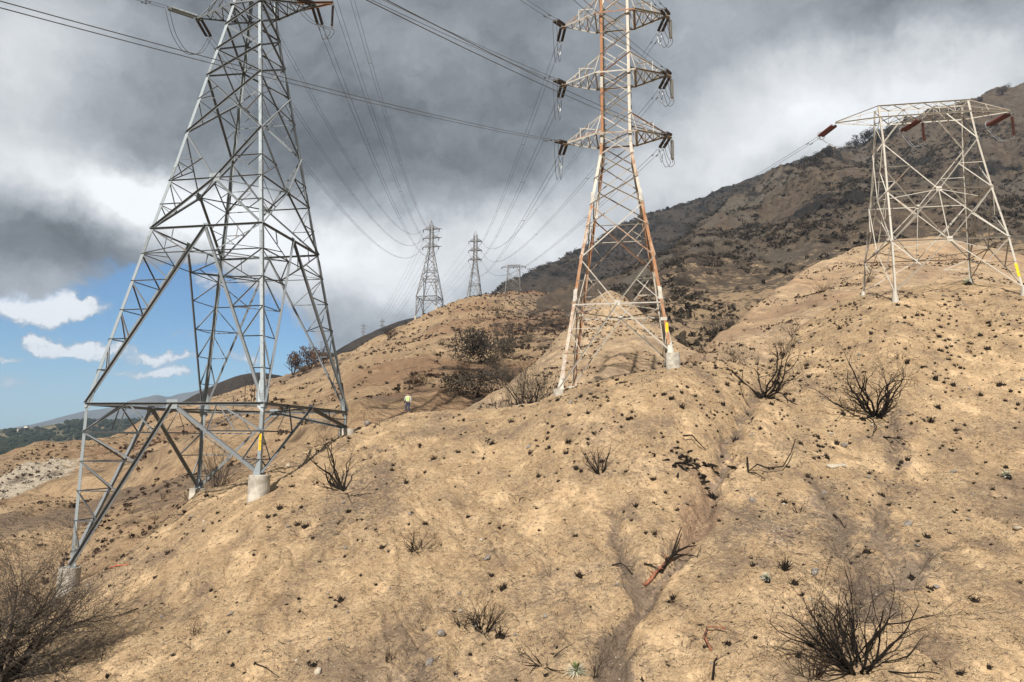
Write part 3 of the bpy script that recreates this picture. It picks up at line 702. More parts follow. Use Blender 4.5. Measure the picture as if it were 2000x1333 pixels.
class Tower:
    """lattice tower; z values are heights above the camera, the Empty stands at (x, y, z0)"""
    def __init__(self, name, xy, z0, yaw, prof, mats, label, group, k=1.0):
        self.root = tag(empty(name, (xy[0], xy[1], z0), yaw), label, 'transmission tower', group)
        self.z0 = z0; self.prof = prof; self.mats = mats; self.k = k; self.xy = xy; self.yaw = yaw

    def half(self, z):
        zs = [p[0] for p in self.prof]
        return float(np.interp(z, zs, [p[1] for p in self.prof])), float(np.interp(z, zs, [p[2] for p in self.prof]))

    def c(self, cor, z):
        a, l = self.half(z); return Vector((cor[0]*a, cor[1]*l, z-self.z0))

    def leg(self, cor, zf, zt, w):
        mb = MB(); zs = [zf]+[p[0] for p in self.prof if zf < p[0] < zt]+[zt]
        for za, zb in zip(zs[:-1], zs[1:]):
            mb.member(self.c(cor, za), self.c(cor, zb), w*self.k, (-cor[0], 0, 0), (0, -cor[1], 0), tone=random.uniform(0.15, 0.9))
        return mb.build('leg', self.mats['leg'], self.root)

    def br(self, mb, p, q, w, nrm, tone=None, outw=None):
        """brace lying in a face; mostly set heel-up with its free flange outward, as braces are"""
        d = (q-p); e1 = d.cross(nrm)
        if e1.z > 0: e1 = -e1
        if outw is None:
            hx = (d.x if abs(nrm.y) > 0.5 else d.y)*(1 if d.z >= 0 else -1); steep = abs(d.z)/max(d.length, 1e-6)
            pr = 0.85 if steep < 0.12 else (0.5 if steep > 0.96 else (0.92 if hx > 0 else 0.22)); outw = random.random() < pr
        if abs(nrm.z) > 0.5: mb.member(p, q, w*self.k, d.cross(nrm), -nrm if nrm.z > 0 else nrm, tone=tone); return
        mb.member(p, q, w*self.k, e1, -nrm if outw else nrm, tone=tone)

    def X(self, mb, A, B, nrm, z0, z1, w, red=False, wr=0.06):
        a0, b0, a1, b1 = self.c(A, z0), self.c(B, z0), self.c(A, z1), self.c(B, z1)
        off = nrm*0.05
        self.br(mb, a0, b1, w, nrm); self.br(mb, b0+off, a1+off, w, nrm)
        if red:
            ctr = at_z(a0, b1, (a0.z*0+1)*((a0.z+a1.z)/2)); t = (self.half(z0)[0])/(self.half(z0)[0]+self.half(z1)[0]); zc = a0.z+(a1.z-a0.z)*t
            ctr = (at_z(a0, b1, zc)+at_z(b0, a1, zc))/2
            for s_, C0, C1 in ((A, a0, a1), (B, b0, b1)):
                lm = at_z(C0, C1, zc); self.br(mb, lm, ctr, wr, nrm)
                for cc, sg in ((C0, 1), (C1, 1)):
                    mid = frac(cc, ctr, 0.5); lq = at_z(C0, C1, mid.z); self.br(mb, lm, mid, wr, nrm)

    def arm(self, side, z, dz, tip, ha, hl, w=0.1, outrig=0.0, top_in=None, posts=2, name='crossarm', mat='arm'):
        """pyramid cross-arm: two bottom chords, two top chords, lacing"""
        mb = MB(); zz = z-self.z0; T = Vector((side*tip, 0, zz)); up = Vector((0, 0, 1))
        n1 = Vector((side*ha, -hl, zz)); f1 = Vector((side*ha, hl, zz)); ta, tl = self.half(z+dz)
        n2 = Vector((side*ta, -tl, zz+dz)); f2 = Vector((side*ta, tl, zz+dz))
        for q in (n1, f1): self.br(mb, q, T, w, up)
        for q in (n2, f2): self.br(mb, q, T, w*0.8, up)
        for q, r in ((n1, n2), (f1, f2)): self.br(mb, q, Vector((side*ta, r.y, zz)) if False else r, w*0.6, Vector((-side, 0, 0)))
        self.br(mb, n1, f1, w*0.8, up)
        N_ = 4; pn = [frac(n1, T, i/N_) for i in range(N_)]; pf = [frac(f1, T, i/N_) for i in range(N_)]
        for i in range(N_-1):
            self.br(mb, pn[i], pf[i+1], w*0.5, up)
            self.br(mb, pf[i], pn[i+1], w*0.5, up)
            self.br(mb, pn[i+1], pf[i+1], w*0.5, up)
        for lo, hi in ((n1, n2), (f1, f2)):
            nn = Vector((0, 1 if lo.y < 0 else -1, 0))
            for i in range(1, posts+1):
                t = i/(posts+1); p = frac(lo, T, t); q = frac(hi, T, t); self.br(mb, p, q, w*0.5, nn); self.br(mb, frac(hi, T, (i-1)/(posts+1)), p, w*0.45, nn)
        mb.box(T+Vector((0, 0, -0.1)), (0.16, 0, 0), (0, 0.12, 0), (0, 0, 0.16), 0.9)
        o = mb.build(name, self.mats[mat], self.root)
        if outrig:
            ob = MB(); p0 = frac(n1, T, 0.55); q = T+Vector((side*outrig, 0, 0.0))
            self.br(ob, p0+Vector((0, 0.12, 0.02)), q, w*1.2, up, tone=1.3); self.br(ob, frac(f1, T, 0.55)+Vector((0, 0, 0.03)), q+Vector((0, 0.1, 0)), w*1.0, up, tone=1.3)
            ob.build('outrigger_beam', self.mats[mat], o)
        return T


def wpt(T, p):
    """tower-local point to world"""
    c, s = math.cos(T.yaw), math.sin(T.yaw); return Vector((T.xy[0]+p.x*c-p.y*s, T.xy[1]+p.x*s+p.y*c, p.z+T.z0))


def plates(mb, T, cor, z, w, h, mats=None):
    """gusset plates riveted to a leg joint, one in each face"""
    p = T.c(cor, z)
    mb.box(p+Vector((-cor[0]*w*0.5, -cor[1]*(-0.012), 0)), (w*0.5, 0, 0), (0, 0.008, 0), (0, 0, h*0.5), 0.1)
    mb.box(p+Vector((-cor[0]*(-0.012), -cor[1]*w*0.5, 0)), (0.008, 0, 0), (0, w*0.5, 0), (0, 0, h*0.5), 0.1)


def bolts(T, par, cor, z, n=8, dz=0.11):
    mb = MB()
    for i in range(n):
        for j in (0.06, 0.17):
            p = T.c(cor, z+(i-n/2)*dz)
            mb.box(p+Vector((-cor[0]*j, cor[1]*0.03, 0)), (0.022, 0, 0), (0, 0.02, 0), (0, 0, 0.022), 0.0)
            mb.box(p+Vector((cor[0]*0.03, -cor[1]*j, 0)), (0.02, 0, 0), (0, 0.022, 0), (0, 0, 0.022), 0.0)
    q = MB(); pl = T.c(cor, z)
    q.box(pl+Vector((-cor[0]*0.115, cor[1]*0.016, 0)), (0.115, 0, 0), (0, 0.006, 0), (T.c(cor, z+1)-T.c(cor, z))*n*dz*0.55, 0.1)
    q.box(pl+Vector((cor[0]*0.016, -cor[1]*0.115, 0)), (0.006, 0, 0), (0, 0.115, 0), (T.c(cor, z+1)-T.c(cor, z))*n*dz*0.55, 0.1)
    sp_ = q.build('splice_plate', T.mats['leg'], par)
    o = mb.build('bolt_rows', M['bolt'], sp_); o['kind'] = 'stuff'; return o


M['bolt'] = plain('dark_bolt_heads', (0.12, 0.12, 0.12), (0.2, 0.2, 0.2), 20, 0.6, 0.3, 0)
MA = dict(leg=M['galv_leg'], brace=M['galv'], arm=M['galv'])
MFAR = dict(leg=M['far_steel'], brace=M['far_steel'], arm=M['far_steel'])
MB2 = dict(leg=M['rusty_leg'], brace=M['rusty'], arm=M['rusty'])
MC = dict(leg=M['cream'], brace=M['cream'], arm=M['cream'])


def tall_tower(name, xy, zG, yaw, feet, gnd, mats, label, group=None, detail=True, k=1.0, sc=1.0):
    """portal-legged double-circuit tower: the big one at the left and its fellows far off"""
    G = zG
    L = dict(M=13.25, N=17.23, P=21.42, c=26.56, b=29.09, a=31.45, t=33.44)
    prof = [(G-30, 6.8, 6.8), (G, 6.8, 6.8), (G+13.25, 4.57, 4.57), (G+17.23, 3.88, 3.88), (G+21.42, 3.22, 3.22), (G+26.56, 2.39, 2.39), (G+29.09, 1.96, 1.96), (G+31.45, 1.58, 1.58), (G+33.44, 1.276, 1.276), (G+47.5, 1.15, 1.15)]
    T = Tower(name, xy, G-6, yaw, prof, mats, label, group, k)
    z = {q: G+v for q, v in L.items()}; top = G+47.3
    legs = {}
    for cor in CORN: legs[cor] = T.leg(cor, feet[cor], top, 0.24)
    an = [11.22, 9.08, 6.84, 4.65, 2.39]; zA = [G+q for q in an]
    # ---- the four faces
    for A, B, nrm in FACES:
        up = MB(); por = MB(); low = MB()
        GA, GB_ = T.c(A, G), T.c(B, G); Gm = (GA+GB_)/2; MA_, MB_ = T.c(A, z['M']), T.c(B, z['M']); Mm = (MA_+MB_)/2
        NA, NB_ = T.c(A, z['N']), T.c(B, z['N']); Nm = (NA+NB_)/2; PA, PB = T.c(A, z['P']), T.c(B, z['P'])
        # cage and waist
        zz = [G+33.44+i*1.93 for i in range(8)]
        for i in range(7): T.X(up, A, B, nrm, zz[i], zz[i+1], 0.085)
        for q0, q1, w in (('a', 't', .13), ('b', 'a', .14), ('c', 'b', .14)): T.X(up, A, B, nrm, z[q0], z[q1], w)
        T.X(up, A, B, nrm, z['P'], z['c'], 0.15, red=detail)
        # big X between P and M meeting on the N level
        for (p, q) in ((PA, Nm), (PB, Nm), (MA_, Nm), (MB_, Nm)): T.br(up, p, q, 0.16 if random.random() < .6 else .12, nrm)
        T.br(up, NA, Nm, 0.09, nrm); T.br(up, NB_, Nm, 0.09, nrm)
        for (C, N1, P1, M1) in ((A, NA, PA, MA_), (B, NB_, PB, MB_)):
            h = frac(N1, P1, 0.42); q = at_z(Nm, P1, h.z); T.br(up, h, q, 0.07, nrm); T.br(up, N1, q, 0.08, nrm); T.br(up, h, frac(N1, q, 0.5), 0.06, nrm)
            h = frac(M1, N1, 0.5); q = at_z(M1, Nm, h.z); T.br(up, h, q, 0.07, nrm); T.br(up, N1, q, 0.06, nrm); T.br(up, h, frac(M1, q, 0.6), 0.06, nrm)
        T.br(up, MA_, MB_, 0.15, nrm, tone=0.5)
        up.build('body_bracing', mats['brace'], T.root)
        # portal legs: slanted inner member and ladder lacing
        for C, GC in ((A, GA), (B, GB_)):
            T.br(por, GC, Mm, 0.19, nrm)
            pts = [(T.c(C, q), at_z(GC, Mm, q-T.z0)) for q in zA]
            MCc = T.c(C, z['M']); T.br(por, MCc, pts[0][1], 0.09, nrm)
            for i, (p, q) in enumerate(pts):
                T.br(por, p, q, 0.075, nrm)
                nx = pts[i+1][1] if i < 4 else at_z(GC, Mm, G+0.9-T.z0)
                T.br(por, p, nx, 0.08, nrm)
            h = frac(MCc, Mm, 0.42); T.br(por, h, frac(MCc, pts[0][1], 0.55), 0.06, nrm); T.br(por, pts[0][0], frac(MCc, pts[0][1], 0.75), 0.06, nrm)
        T.br(por, T.c(A, zA[0]), T.c(B, zA[0]), 0.06, nrm)
        por.build('portal_bracing', mats['brace'], T.root)
        # girt and the splayed struts down to the footings
        gb = MB(); T.br(gb, GA, GB_, 0.2, nrm, tone=0.5); T.br(gb, GA+nrm*0.25+Vector((0, 0, -0.02)), GB_+nrm*0.25+Vector((0, 0, -0.02)), 0.12, Vector((0, 0, -1)), tone=0.2)
        gb.build('girt', mats['brace'], T.root)
        for C, GC in ((A, GA), (B, GB_)):
            zf = feet[C]; F = T.c(C, zf)+Vector((0, 0, 0.15)); ln = G-zf
            T.br(low, Gm, F, 0.22, nrm, tone=random.choice((0.3, 0.5, 0.8)))
            if ln > 3.0:
                n = max(1, int(round(ln/2.25))-0); lz = [G-ln*(i+1)/(n+0.55) for i in range(n)]
                Q = frac(GC, Gm, 0.5)
                prev = None
                for i, q in enumerate(lz):
                    p = T.c(C, q); v = at_z(Gm, F, q-T.z0)
                    T.br(low, p, v, 0.10 if i == 0 else 0.08, nrm, tone=0.4)
                    if i == 0: T.br(low, Q, p, 0.10, nrm); T.br(low, Q, v, 0.08, nrm); T.br(low, Q, frac(p, v, 0.48), 0.06, nrm)
                    if prev is not None: T.br(low, prev, v, 0.09, nrm)
                    prev = p
                T.br(low, prev, frac(at_z(Gm, F, lz[-1]-T.z0), F, 0.5), 0.07, nrm)
            else:
                T.br(low, frac(GC, Gm, 0.55), at_z(Gm, F, GC.z-ln*0.45), 0.07, nrm); T.br(low, T.c(C, G-ln*0.45), at_z(Gm, F, GC.z-ln*0.45), 0.07, nrm)
        low.build('strut_bracing', mats['brace'], T.root)
    # ---- level frames
    for lev, w in (('G', 0.12), ('A0', 0.08), ('N', 0.08), ('A2', .06)):
        fb = MB(); up_ = Vector((0, 0, -1))
        if lev in ('G', 'N'):
            zz_ = G if lev == 'G' else z['N']; cs = [T.c(c_, zz_) for c_ in CORN]; md = [(cs[i]+cs[(i+1) % 4])/2 for i in range(4)]
            for i in range(4):
                T.br(fb, md[i], md[(i+1) % 4], w, up_)
                if lev == 'G': T.br(fb, cs[(i+1) % 4], (md[i]+md[(i+1) % 4])/2, 0.08, up_)
            if lev == 'N': T.br(fb, cs[1], cs[3], 0.1, up_)
        else:
            zq = zA[0] if lev == 'A0' else zA[2]; mem = []
            for A, B, nrm in FACES:
                Mm = (T.c(A, z['M'])+T.c(B, z['M']))/2; mem.append((at_z(T.c(A, G), Mm, zq-T.z0), at_z(T.c(B, G), Mm, zq-T.z0)))
            for i in range(4):
                if lev == 'A2': tb = MB(); T.br(tb, mem[i][1], mem[(i+1) % 4][0], w, up_); tb.build('corner_tie', mats['brace'], T.root); continue
                T.br(fb, mem[i][1], mem[(i+1) % 4][0], w, up_)
                if lev == 'A0': T.br(fb, mem[i][0], mem[i][1], 0.05, up_); T.br(fb, mem[i][0], mem[(i+1) % 4][0], w, up_)
        if fb.v: fb.build('level_frame', mats['brace'], T.root)
    # ---- arms, peak
    tips = []
    for i in range(3):
        za = G+33.44+i*5.79
        rb = MB(); cs = [Vector((a_*1.45, l_*1.45, za-T.z0)) for a_, l_ in CORN]
        for j in range(4): T.br(rb, cs[j], cs[(j+1) % 4], 0.11, Vector((0, 0, -1)))
        rb.build('arm_ring', mats['arm'], T.root)
        for side in (-1, 1):
            tips.append((i, side, wpt(T, T.arm(side, za, 2.1, 5.35, 1.45, 1.45, 0.13, outrig=1.7 if side > 0 else 0))))
    pk = MB(); ap = Vector((0, 0, top+3.6-T.z0))
    for cor in CORN: T.br(pk, T.c(cor, top), ap, 0.1, Vector((-cor[0], 0, 0)))
    for A, B, nrm in FACES:
        T.br(pk, frac(T.c(A, top), ap, 0.45), T.c(B, top), 0.06, nrm); T.br(pk, T.c(A, top), T.c(B, top), 0.08, nrm)
    pk.build('peak', mats['arm'], T.root)
    # ---- concrete footings
    for cor in CORN:
        zf, zg = feet[cor], gnd[cor]; p = T.c(cor, zf); mb = MB()
        r = 0.68; h = zf-zg+1.6
        mb.lathe([(0, 0), (r*0.97, 0), (r, -0.03), (r, -0.2), (r*1.01, -h*0.5), (r, -h)], 28, Matrix.Translation(p))
        fo = mb.build('footing', M['concrete'], T.root, smooth=False)
        if detail:
            pb = MB(); pb.box(p+Vector((-cor[0]*0.12, -cor[1]*0.12, 0.02)), (0.3, 0, 0), (0, 0.3, 0), (0, 0, 0.02), 0.4); pb.build('base_plate', mats['leg'], fo)
            g = MB(); w = 0.5
            for dd in ((1, 0), (0, 1)):
                b0 = p+Vector((cor[0]*0.012, cor[1]*0.012, 0)); ax = Vector((-cor[0]*dd[0], -cor[1]*dd[1], 0)); n_ = Vector((dd[1], dd[0], 0))*0.01
                vs = [b0, b0+ax*w, b0+ax*0.26+Vector((0, 0, 0.75)), b0+Vector((0, 0, 1.0))]
                g.add([v+n_ for v in vs]+[v-n_ for v in vs], [(0, 1, 2, 3), (7, 6, 5, 4), (0, 4, 5, 1), (1, 5, 6, 2), (2, 6, 7, 3), (3, 7, 4, 0)], 0.1)
            g.build('gusset_plate', mats['leg'], legs[cor])
    if detail:
        for cor in CORN:
            g = MB()
            for dd in ((1, 0), (0, 1)):
                b0 = T.c(cor, G)+Vector((cor[0]*0.014, cor[1]*0.014, 0)); b1 = T.c(cor, G+1.5)+Vector((cor[0]*0.014, cor[1]*0.014, 0)); ax = Vector((-cor[0]*dd[0], -cor[1]*dd[1], 0)); n_ = Vector((dd[1], dd[0], 0))*0.01
                vs = [b0+Vector((0, 0, -0.7)), b0+ax*0.45+Vector((0, 0, -0.35)), b0+ax*0.62+Vector((0, 0, 0.4)), b1+ax*0.3, b1]
                g.add([v+n_ for v in vs]+[v-n_ for v in vs], [(0, 1, 2, 3, 4), (9, 8, 7, 6, 5)]+[(i, i+5, (i+1) % 5+5, (i+1) % 5) for i in range(5)], 0.1)
            g.build('gusset_plate', mats['leg'], legs[cor])
            bolts(T, legs[cor], cor, G+0.2, 9)
            for q in ('N', 'c'): bolts(T, legs[cor], cor, z[q]+0.6, 11)
            bolts(T, legs[cor], cor, z['M']-1.2, 12)
        for A, B, nrm in FACES:                                       # node plates where the braces meet
            for q in ('N', 'G', 'M'):
                zq = G if q == 'G' else z[q]; m_ = (T.c(A, zq)+T.c(B, zq))/2; ax = (T.c(B, zq)-T.c(A, zq)).normalized()
                mb = MB(); s_ = 0.42 if q != 'M' else 0.22
                mb.box(m_-nrm*0.03-Vector((0, 0, 0.12 if q == 'G' else 0)), ax*s_, nrm*0.01, Vector((0, 0, s_*0.75)), 0.05); mb.build('node_plate', mats['leg'], T.root)
    return T, tips, legs


# ------------------------------------------------------------------ first tower (left foreground)
XY1 = (-21.96, 55.1); YAW1 = math.radians(-10.54)
feet1 = {NL: -8.5, NR: -2.14, FR: 1.16, FL: -4.05}; gnd1 = {NL: -9.9, NR: -3.9, FR: 0.5, FL: -4.5}
T1, tips1, legs1 = tall_tower('transmission_tower', XY1, 2.64, YAW1, feet1, gnd1, MA, 'huge grey galvanised lattice tower with splayed legs, nearest and leftmost in the photo')
sb = MB(); sb.tube([(0, 0, 0), (0, -0.17, 0)], 0.011, 5); step0 = sb.build('step_bolt', M['galv_leg'], legs1[NR])
for i in range(90):
    zq = -1.2+i*0.42; p = T1.c(NR, zq); o = step0 if i == 0 else step0.copy()
    if i: COL.objects.link(o); o.parent = legs1[NR]
    o.location = p+Vector((-0.04 if i % 2 else 0.0, 0.0 if i % 2 else 0.1, 0)); o.rotation_euler = (0, 0, 0 if i % 2 else math.pi/2)
mk = MB(); p = T1.c(NR, 0.0)
mk.box(p+Vector((-0.10, -0.012, 0)), (0.09, 0, 0), (0, 0.004, 0), (0, 0, 0.55)); sg = mk.build('warning_sign', M['yellow'], T1.root)
tx = MB()
for i in range(9): tx.box(p+Vector((-0.10+(0.02 if i % 2 else -0.015), -0.018, 0.42-i*0.105)), (0.045-(i % 3)*0.012, 0, 0), (0, 0.001, 0), (0, 0, 0.018))
tx.build('warning_lettering', M['black'], sg)

# ------------------------------------------------------------------ second tower (centre)
XY2 = (9.236, 60.0); YAW2 = math.radians(-10.89)


def slim_tower(name, xy, z1, yaw, feet, gnd, mats, label, group=None, detail=True, k=1.0):
    """double-circuit tower with straight tapering legs; z1 = lowest horizontal"""
    o = z1
    prof = [(o-12, 5.39, 5.29), (o, 3.66, 3.60), (o+4.08, 3.07, 3.01), (o+8.96, 2.24, 2.2), (o+11.46, 1.83, 1.79), (o+13.73, 1.46, 1.44), (o+15.55, 1.33, 1.31), (o+31.3, 1.28, 1.26)]
    T = Tower(name, xy, o-5, yaw, prof, mats, label, group, k); legs = {}
    for cor in CORN: legs[cor] = T.leg(cor, feet[cor], o+31.3, 0.24)
    lv = [o+4.08, o+8.96, o+11.46, o+13.73, o+15.55]
    cage = [o+15.55+i*1.92 for i in range(9)]
    for A, B, nrm in FACES:
        up = MB(); low = MB(); a0, b0 = T.c(A, o), T.c(B, o); m0 = (a0+b0)/2; a1, b1 = T.c(A, lv[0]), T.c(B, lv[0])
        for i in range(8): T.X(up, A, B, nrm, cage[i], cage[i+1], 0.085)
        T.X(up, A, B, nrm, lv[0], lv[1], 0.10, red=True); T.X(up, A, B, nrm, lv[1], lv[2], 0.10, red=False); T.X(up, A, B, nrm, lv[2], lv[3], 0.10); T.X(up, A, B, nrm, lv[3], lv[4], 0.10)
        for p, q in ((m0, a1), (m0, b1)): T.br(up, p, q, 0.09, nrm)
        for c0, c1 in ((a0, a1), (b0, b1)):
            h = frac(c0, c1, 0.5); q = at_z(m0, c1, h.z); T.br(up, h, q, 0.06, nrm); T.br(up, c0, q, 0.06, nrm)
        T.br(low, a0, b0, 0.10, nrm, tone=0.2)
        for C, c0 in ((A, a0), (B, b0)):
            F = T.c(C, feet[C])+Vector((0, 0, 0.12)); T.br(low, m0, F, 0.12, nrm)
            ln = o-feet[C]; n = max(2, int(round(ln/2.2))); prev = c0
            for i in range(1, n+1):
                zq = o-ln*i/(n+0.4); p = T.c(C, zq); v = at_z(m0, F, zq-T.z0); T.br(low, p, v, 0.06, nrm); T.br(low, prev, v, 0.07, nrm); prev = p
        up.build('body_bracing', mats['brace'], T.root); low.build('strut_bracing', mats['brace'], T.root)
    fb = MB(); cs = [T.c(c_, o) for c_ in CORN]; md = [(cs[i]+cs[(i+1) % 4])/2 for i in range(4)]
    for i in range(4): T.br(fb, md[i], md[(i+1) % 4], 0.08, Vector((0, 0, -1))); T.br(fb, cs[i], (md[i]+md[i-1])/2, 0.06, Vector((0, 0, -1)))
    fb.build('level_frame', mats['brace'], T.root)
    tips = []
    for i, (za, tip) in enumerate(((o+15.65, 4.62), (o+21.4, 4.72), (o+27.15, 4.74))):
        rb = MB(); ra, rl = 1.78, 1.62; cs = [Vector((a_*ra, l_*rl, za-T.z0)) for a_, l_ in CORN]
        for j in range(4): T.br(rb, cs[j], cs[(j+1) % 4], 0.12, Vector((0, 0, -1)))
        T.br(rb, cs[0], cs[2], 0.07, Vector((0, 0, -1))); T.br(rb, cs[1]+Vector((0, 0, .08)), cs[3]+Vector((0, 0, .08)), 0.07, Vector((0, 0, -1)))
        rb.build('arm_ring', mats['arm'], T.root)
        for side in (-1, 1):
            P_ = T.arm(side, za, 1.8, tip, ra, rl, 0.13); tips.append((i, side, wpt(T, P_)))
            if detail:
                rl_ = MB(); a_ = Vector((side*ra, -rl, za-T.z0)); b_ = frac(a_, P_, 0.5)+Vector((0, 0, 0.95)); c_ = frac(a_, P_, 0.5); T.br(rl_, b_, c_, 0.06, Vector((0, 1, 0)), 0.1); T.br(rl_, a_+Vector((0, 0, 0.35)), b_, 0.06, Vector((0, 1, 0)), 0.1)
                rl_.build('handrail', M['cream'], T.root)
    pk = MB(); zt = o+31.3
    ap = Vector((0, 0, zt+2.2-T.z0))
    for cor in CORN: T.br(pk, T.c(cor, zt), ap, 0.09, Vector((-cor[0], 0, 0)))
    pk.build('peak', mats['arm'], T.root)
    for cor in CORN:
        zf, zg = feet[cor], gnd[cor]; p = T.c(cor, zf); mb = MB(); r = 0.56 if cor == NR or not detail else 0.42; h = zf-zg+1.3
        mb.lathe([(0, 0), (r*0.97, 0), (r, -0.03), (r, -h)], 26, Matrix.Translation(p)); mb.build('footing', M['concrete'], T.root)
        if detail:
            g = MB(); w = 0.42
            for dd in ((1, 0), (0, 1)):
                b0 = p+Vector((cor[0]*0.012, cor[1]*0.012, 0)); ax = Vector((-cor[0]*dd[0], -cor[1]*dd[1], 0)); n_ = Vector((dd[1], dd[0], 0))*0.01; lean = T.c(cor, zf+0.9)-p
                vs = [b0, b0+ax*w, b0+lean*0.7+ax*0.26, b0+lean]
                g.add([v+n_ for v in vs]+[v-n_ for v in vs], [(0, 1, 2, 3), (7, 6, 5, 4), (0, 4, 5, 1), (1, 5, 6, 2), (2, 6, 7, 3), (3, 7, 4, 0)], 0.0)
            g.build('gusset_plate', M['cream'], legs[cor])
            for zq in (o+0.75, lv[1]+0.6, lv[4]-0.3, lv[4]+5.0): bolts(T, legs[cor], cor, zq, 9)
            for zq in (o+0.7, lv[1]+0.6):                                # pale splice plates
                g = MB(); plates(g, T, cor, zq, 0.26, 1.0); g.build('splice_plate', M['cream'], legs[cor])
    if detail:
        for A, B, nrm in FACES:
            m_ = (T.c(A, o)+T.c(B, o))/2; ax = (T.c(B, o)-T.c(A, o)).normalized(); mb = MB(); mb.box(m_-nrm*0.03, ax*0.22, nrm*0.01, Vector((0, 0, 0.2)), 0.0); mb.build('node_plate', M['cream'], T.root)
    return T, tips, legs


feet2 = {NL: 4.35, NR: 7.15, FL: 5.3, FR: 7.4}; gnd2 = {NL: 4.1, NR: 6.2, FL: 4.4, FR: 6.6}
T2, tips2, legs2 = slim_tower('transmission_tower', XY2, 11.45, YAW2, feet2, gnd2, MB2, 'rust streaked white lattice tower with six cross-arms right of the photo centre')
mk = MB(); p = T2.c(NR, 9.0); mk.box(p+Vector((-0.12, -0.014, 0)), (0.11, 0, 0), (0, 0.004, 0), (0, 0, 0.65)); mk.build('warning_sign', M['yellow'], T2.root)
mk = MB(); p = T2.c(NR, 10.0); mk.box(p+Vector((-0.2, -0.02, 0)), (0.26, 0, 0), (0, 0.006, 0), (0, 0, 0.13)); mk.build('number_plate', M['cream'], T2.root)

# ------------------------------------------------------------------ third tower (right)
XY3 = (41.636, 68.0); YAW3 = math.radians(-10.14)


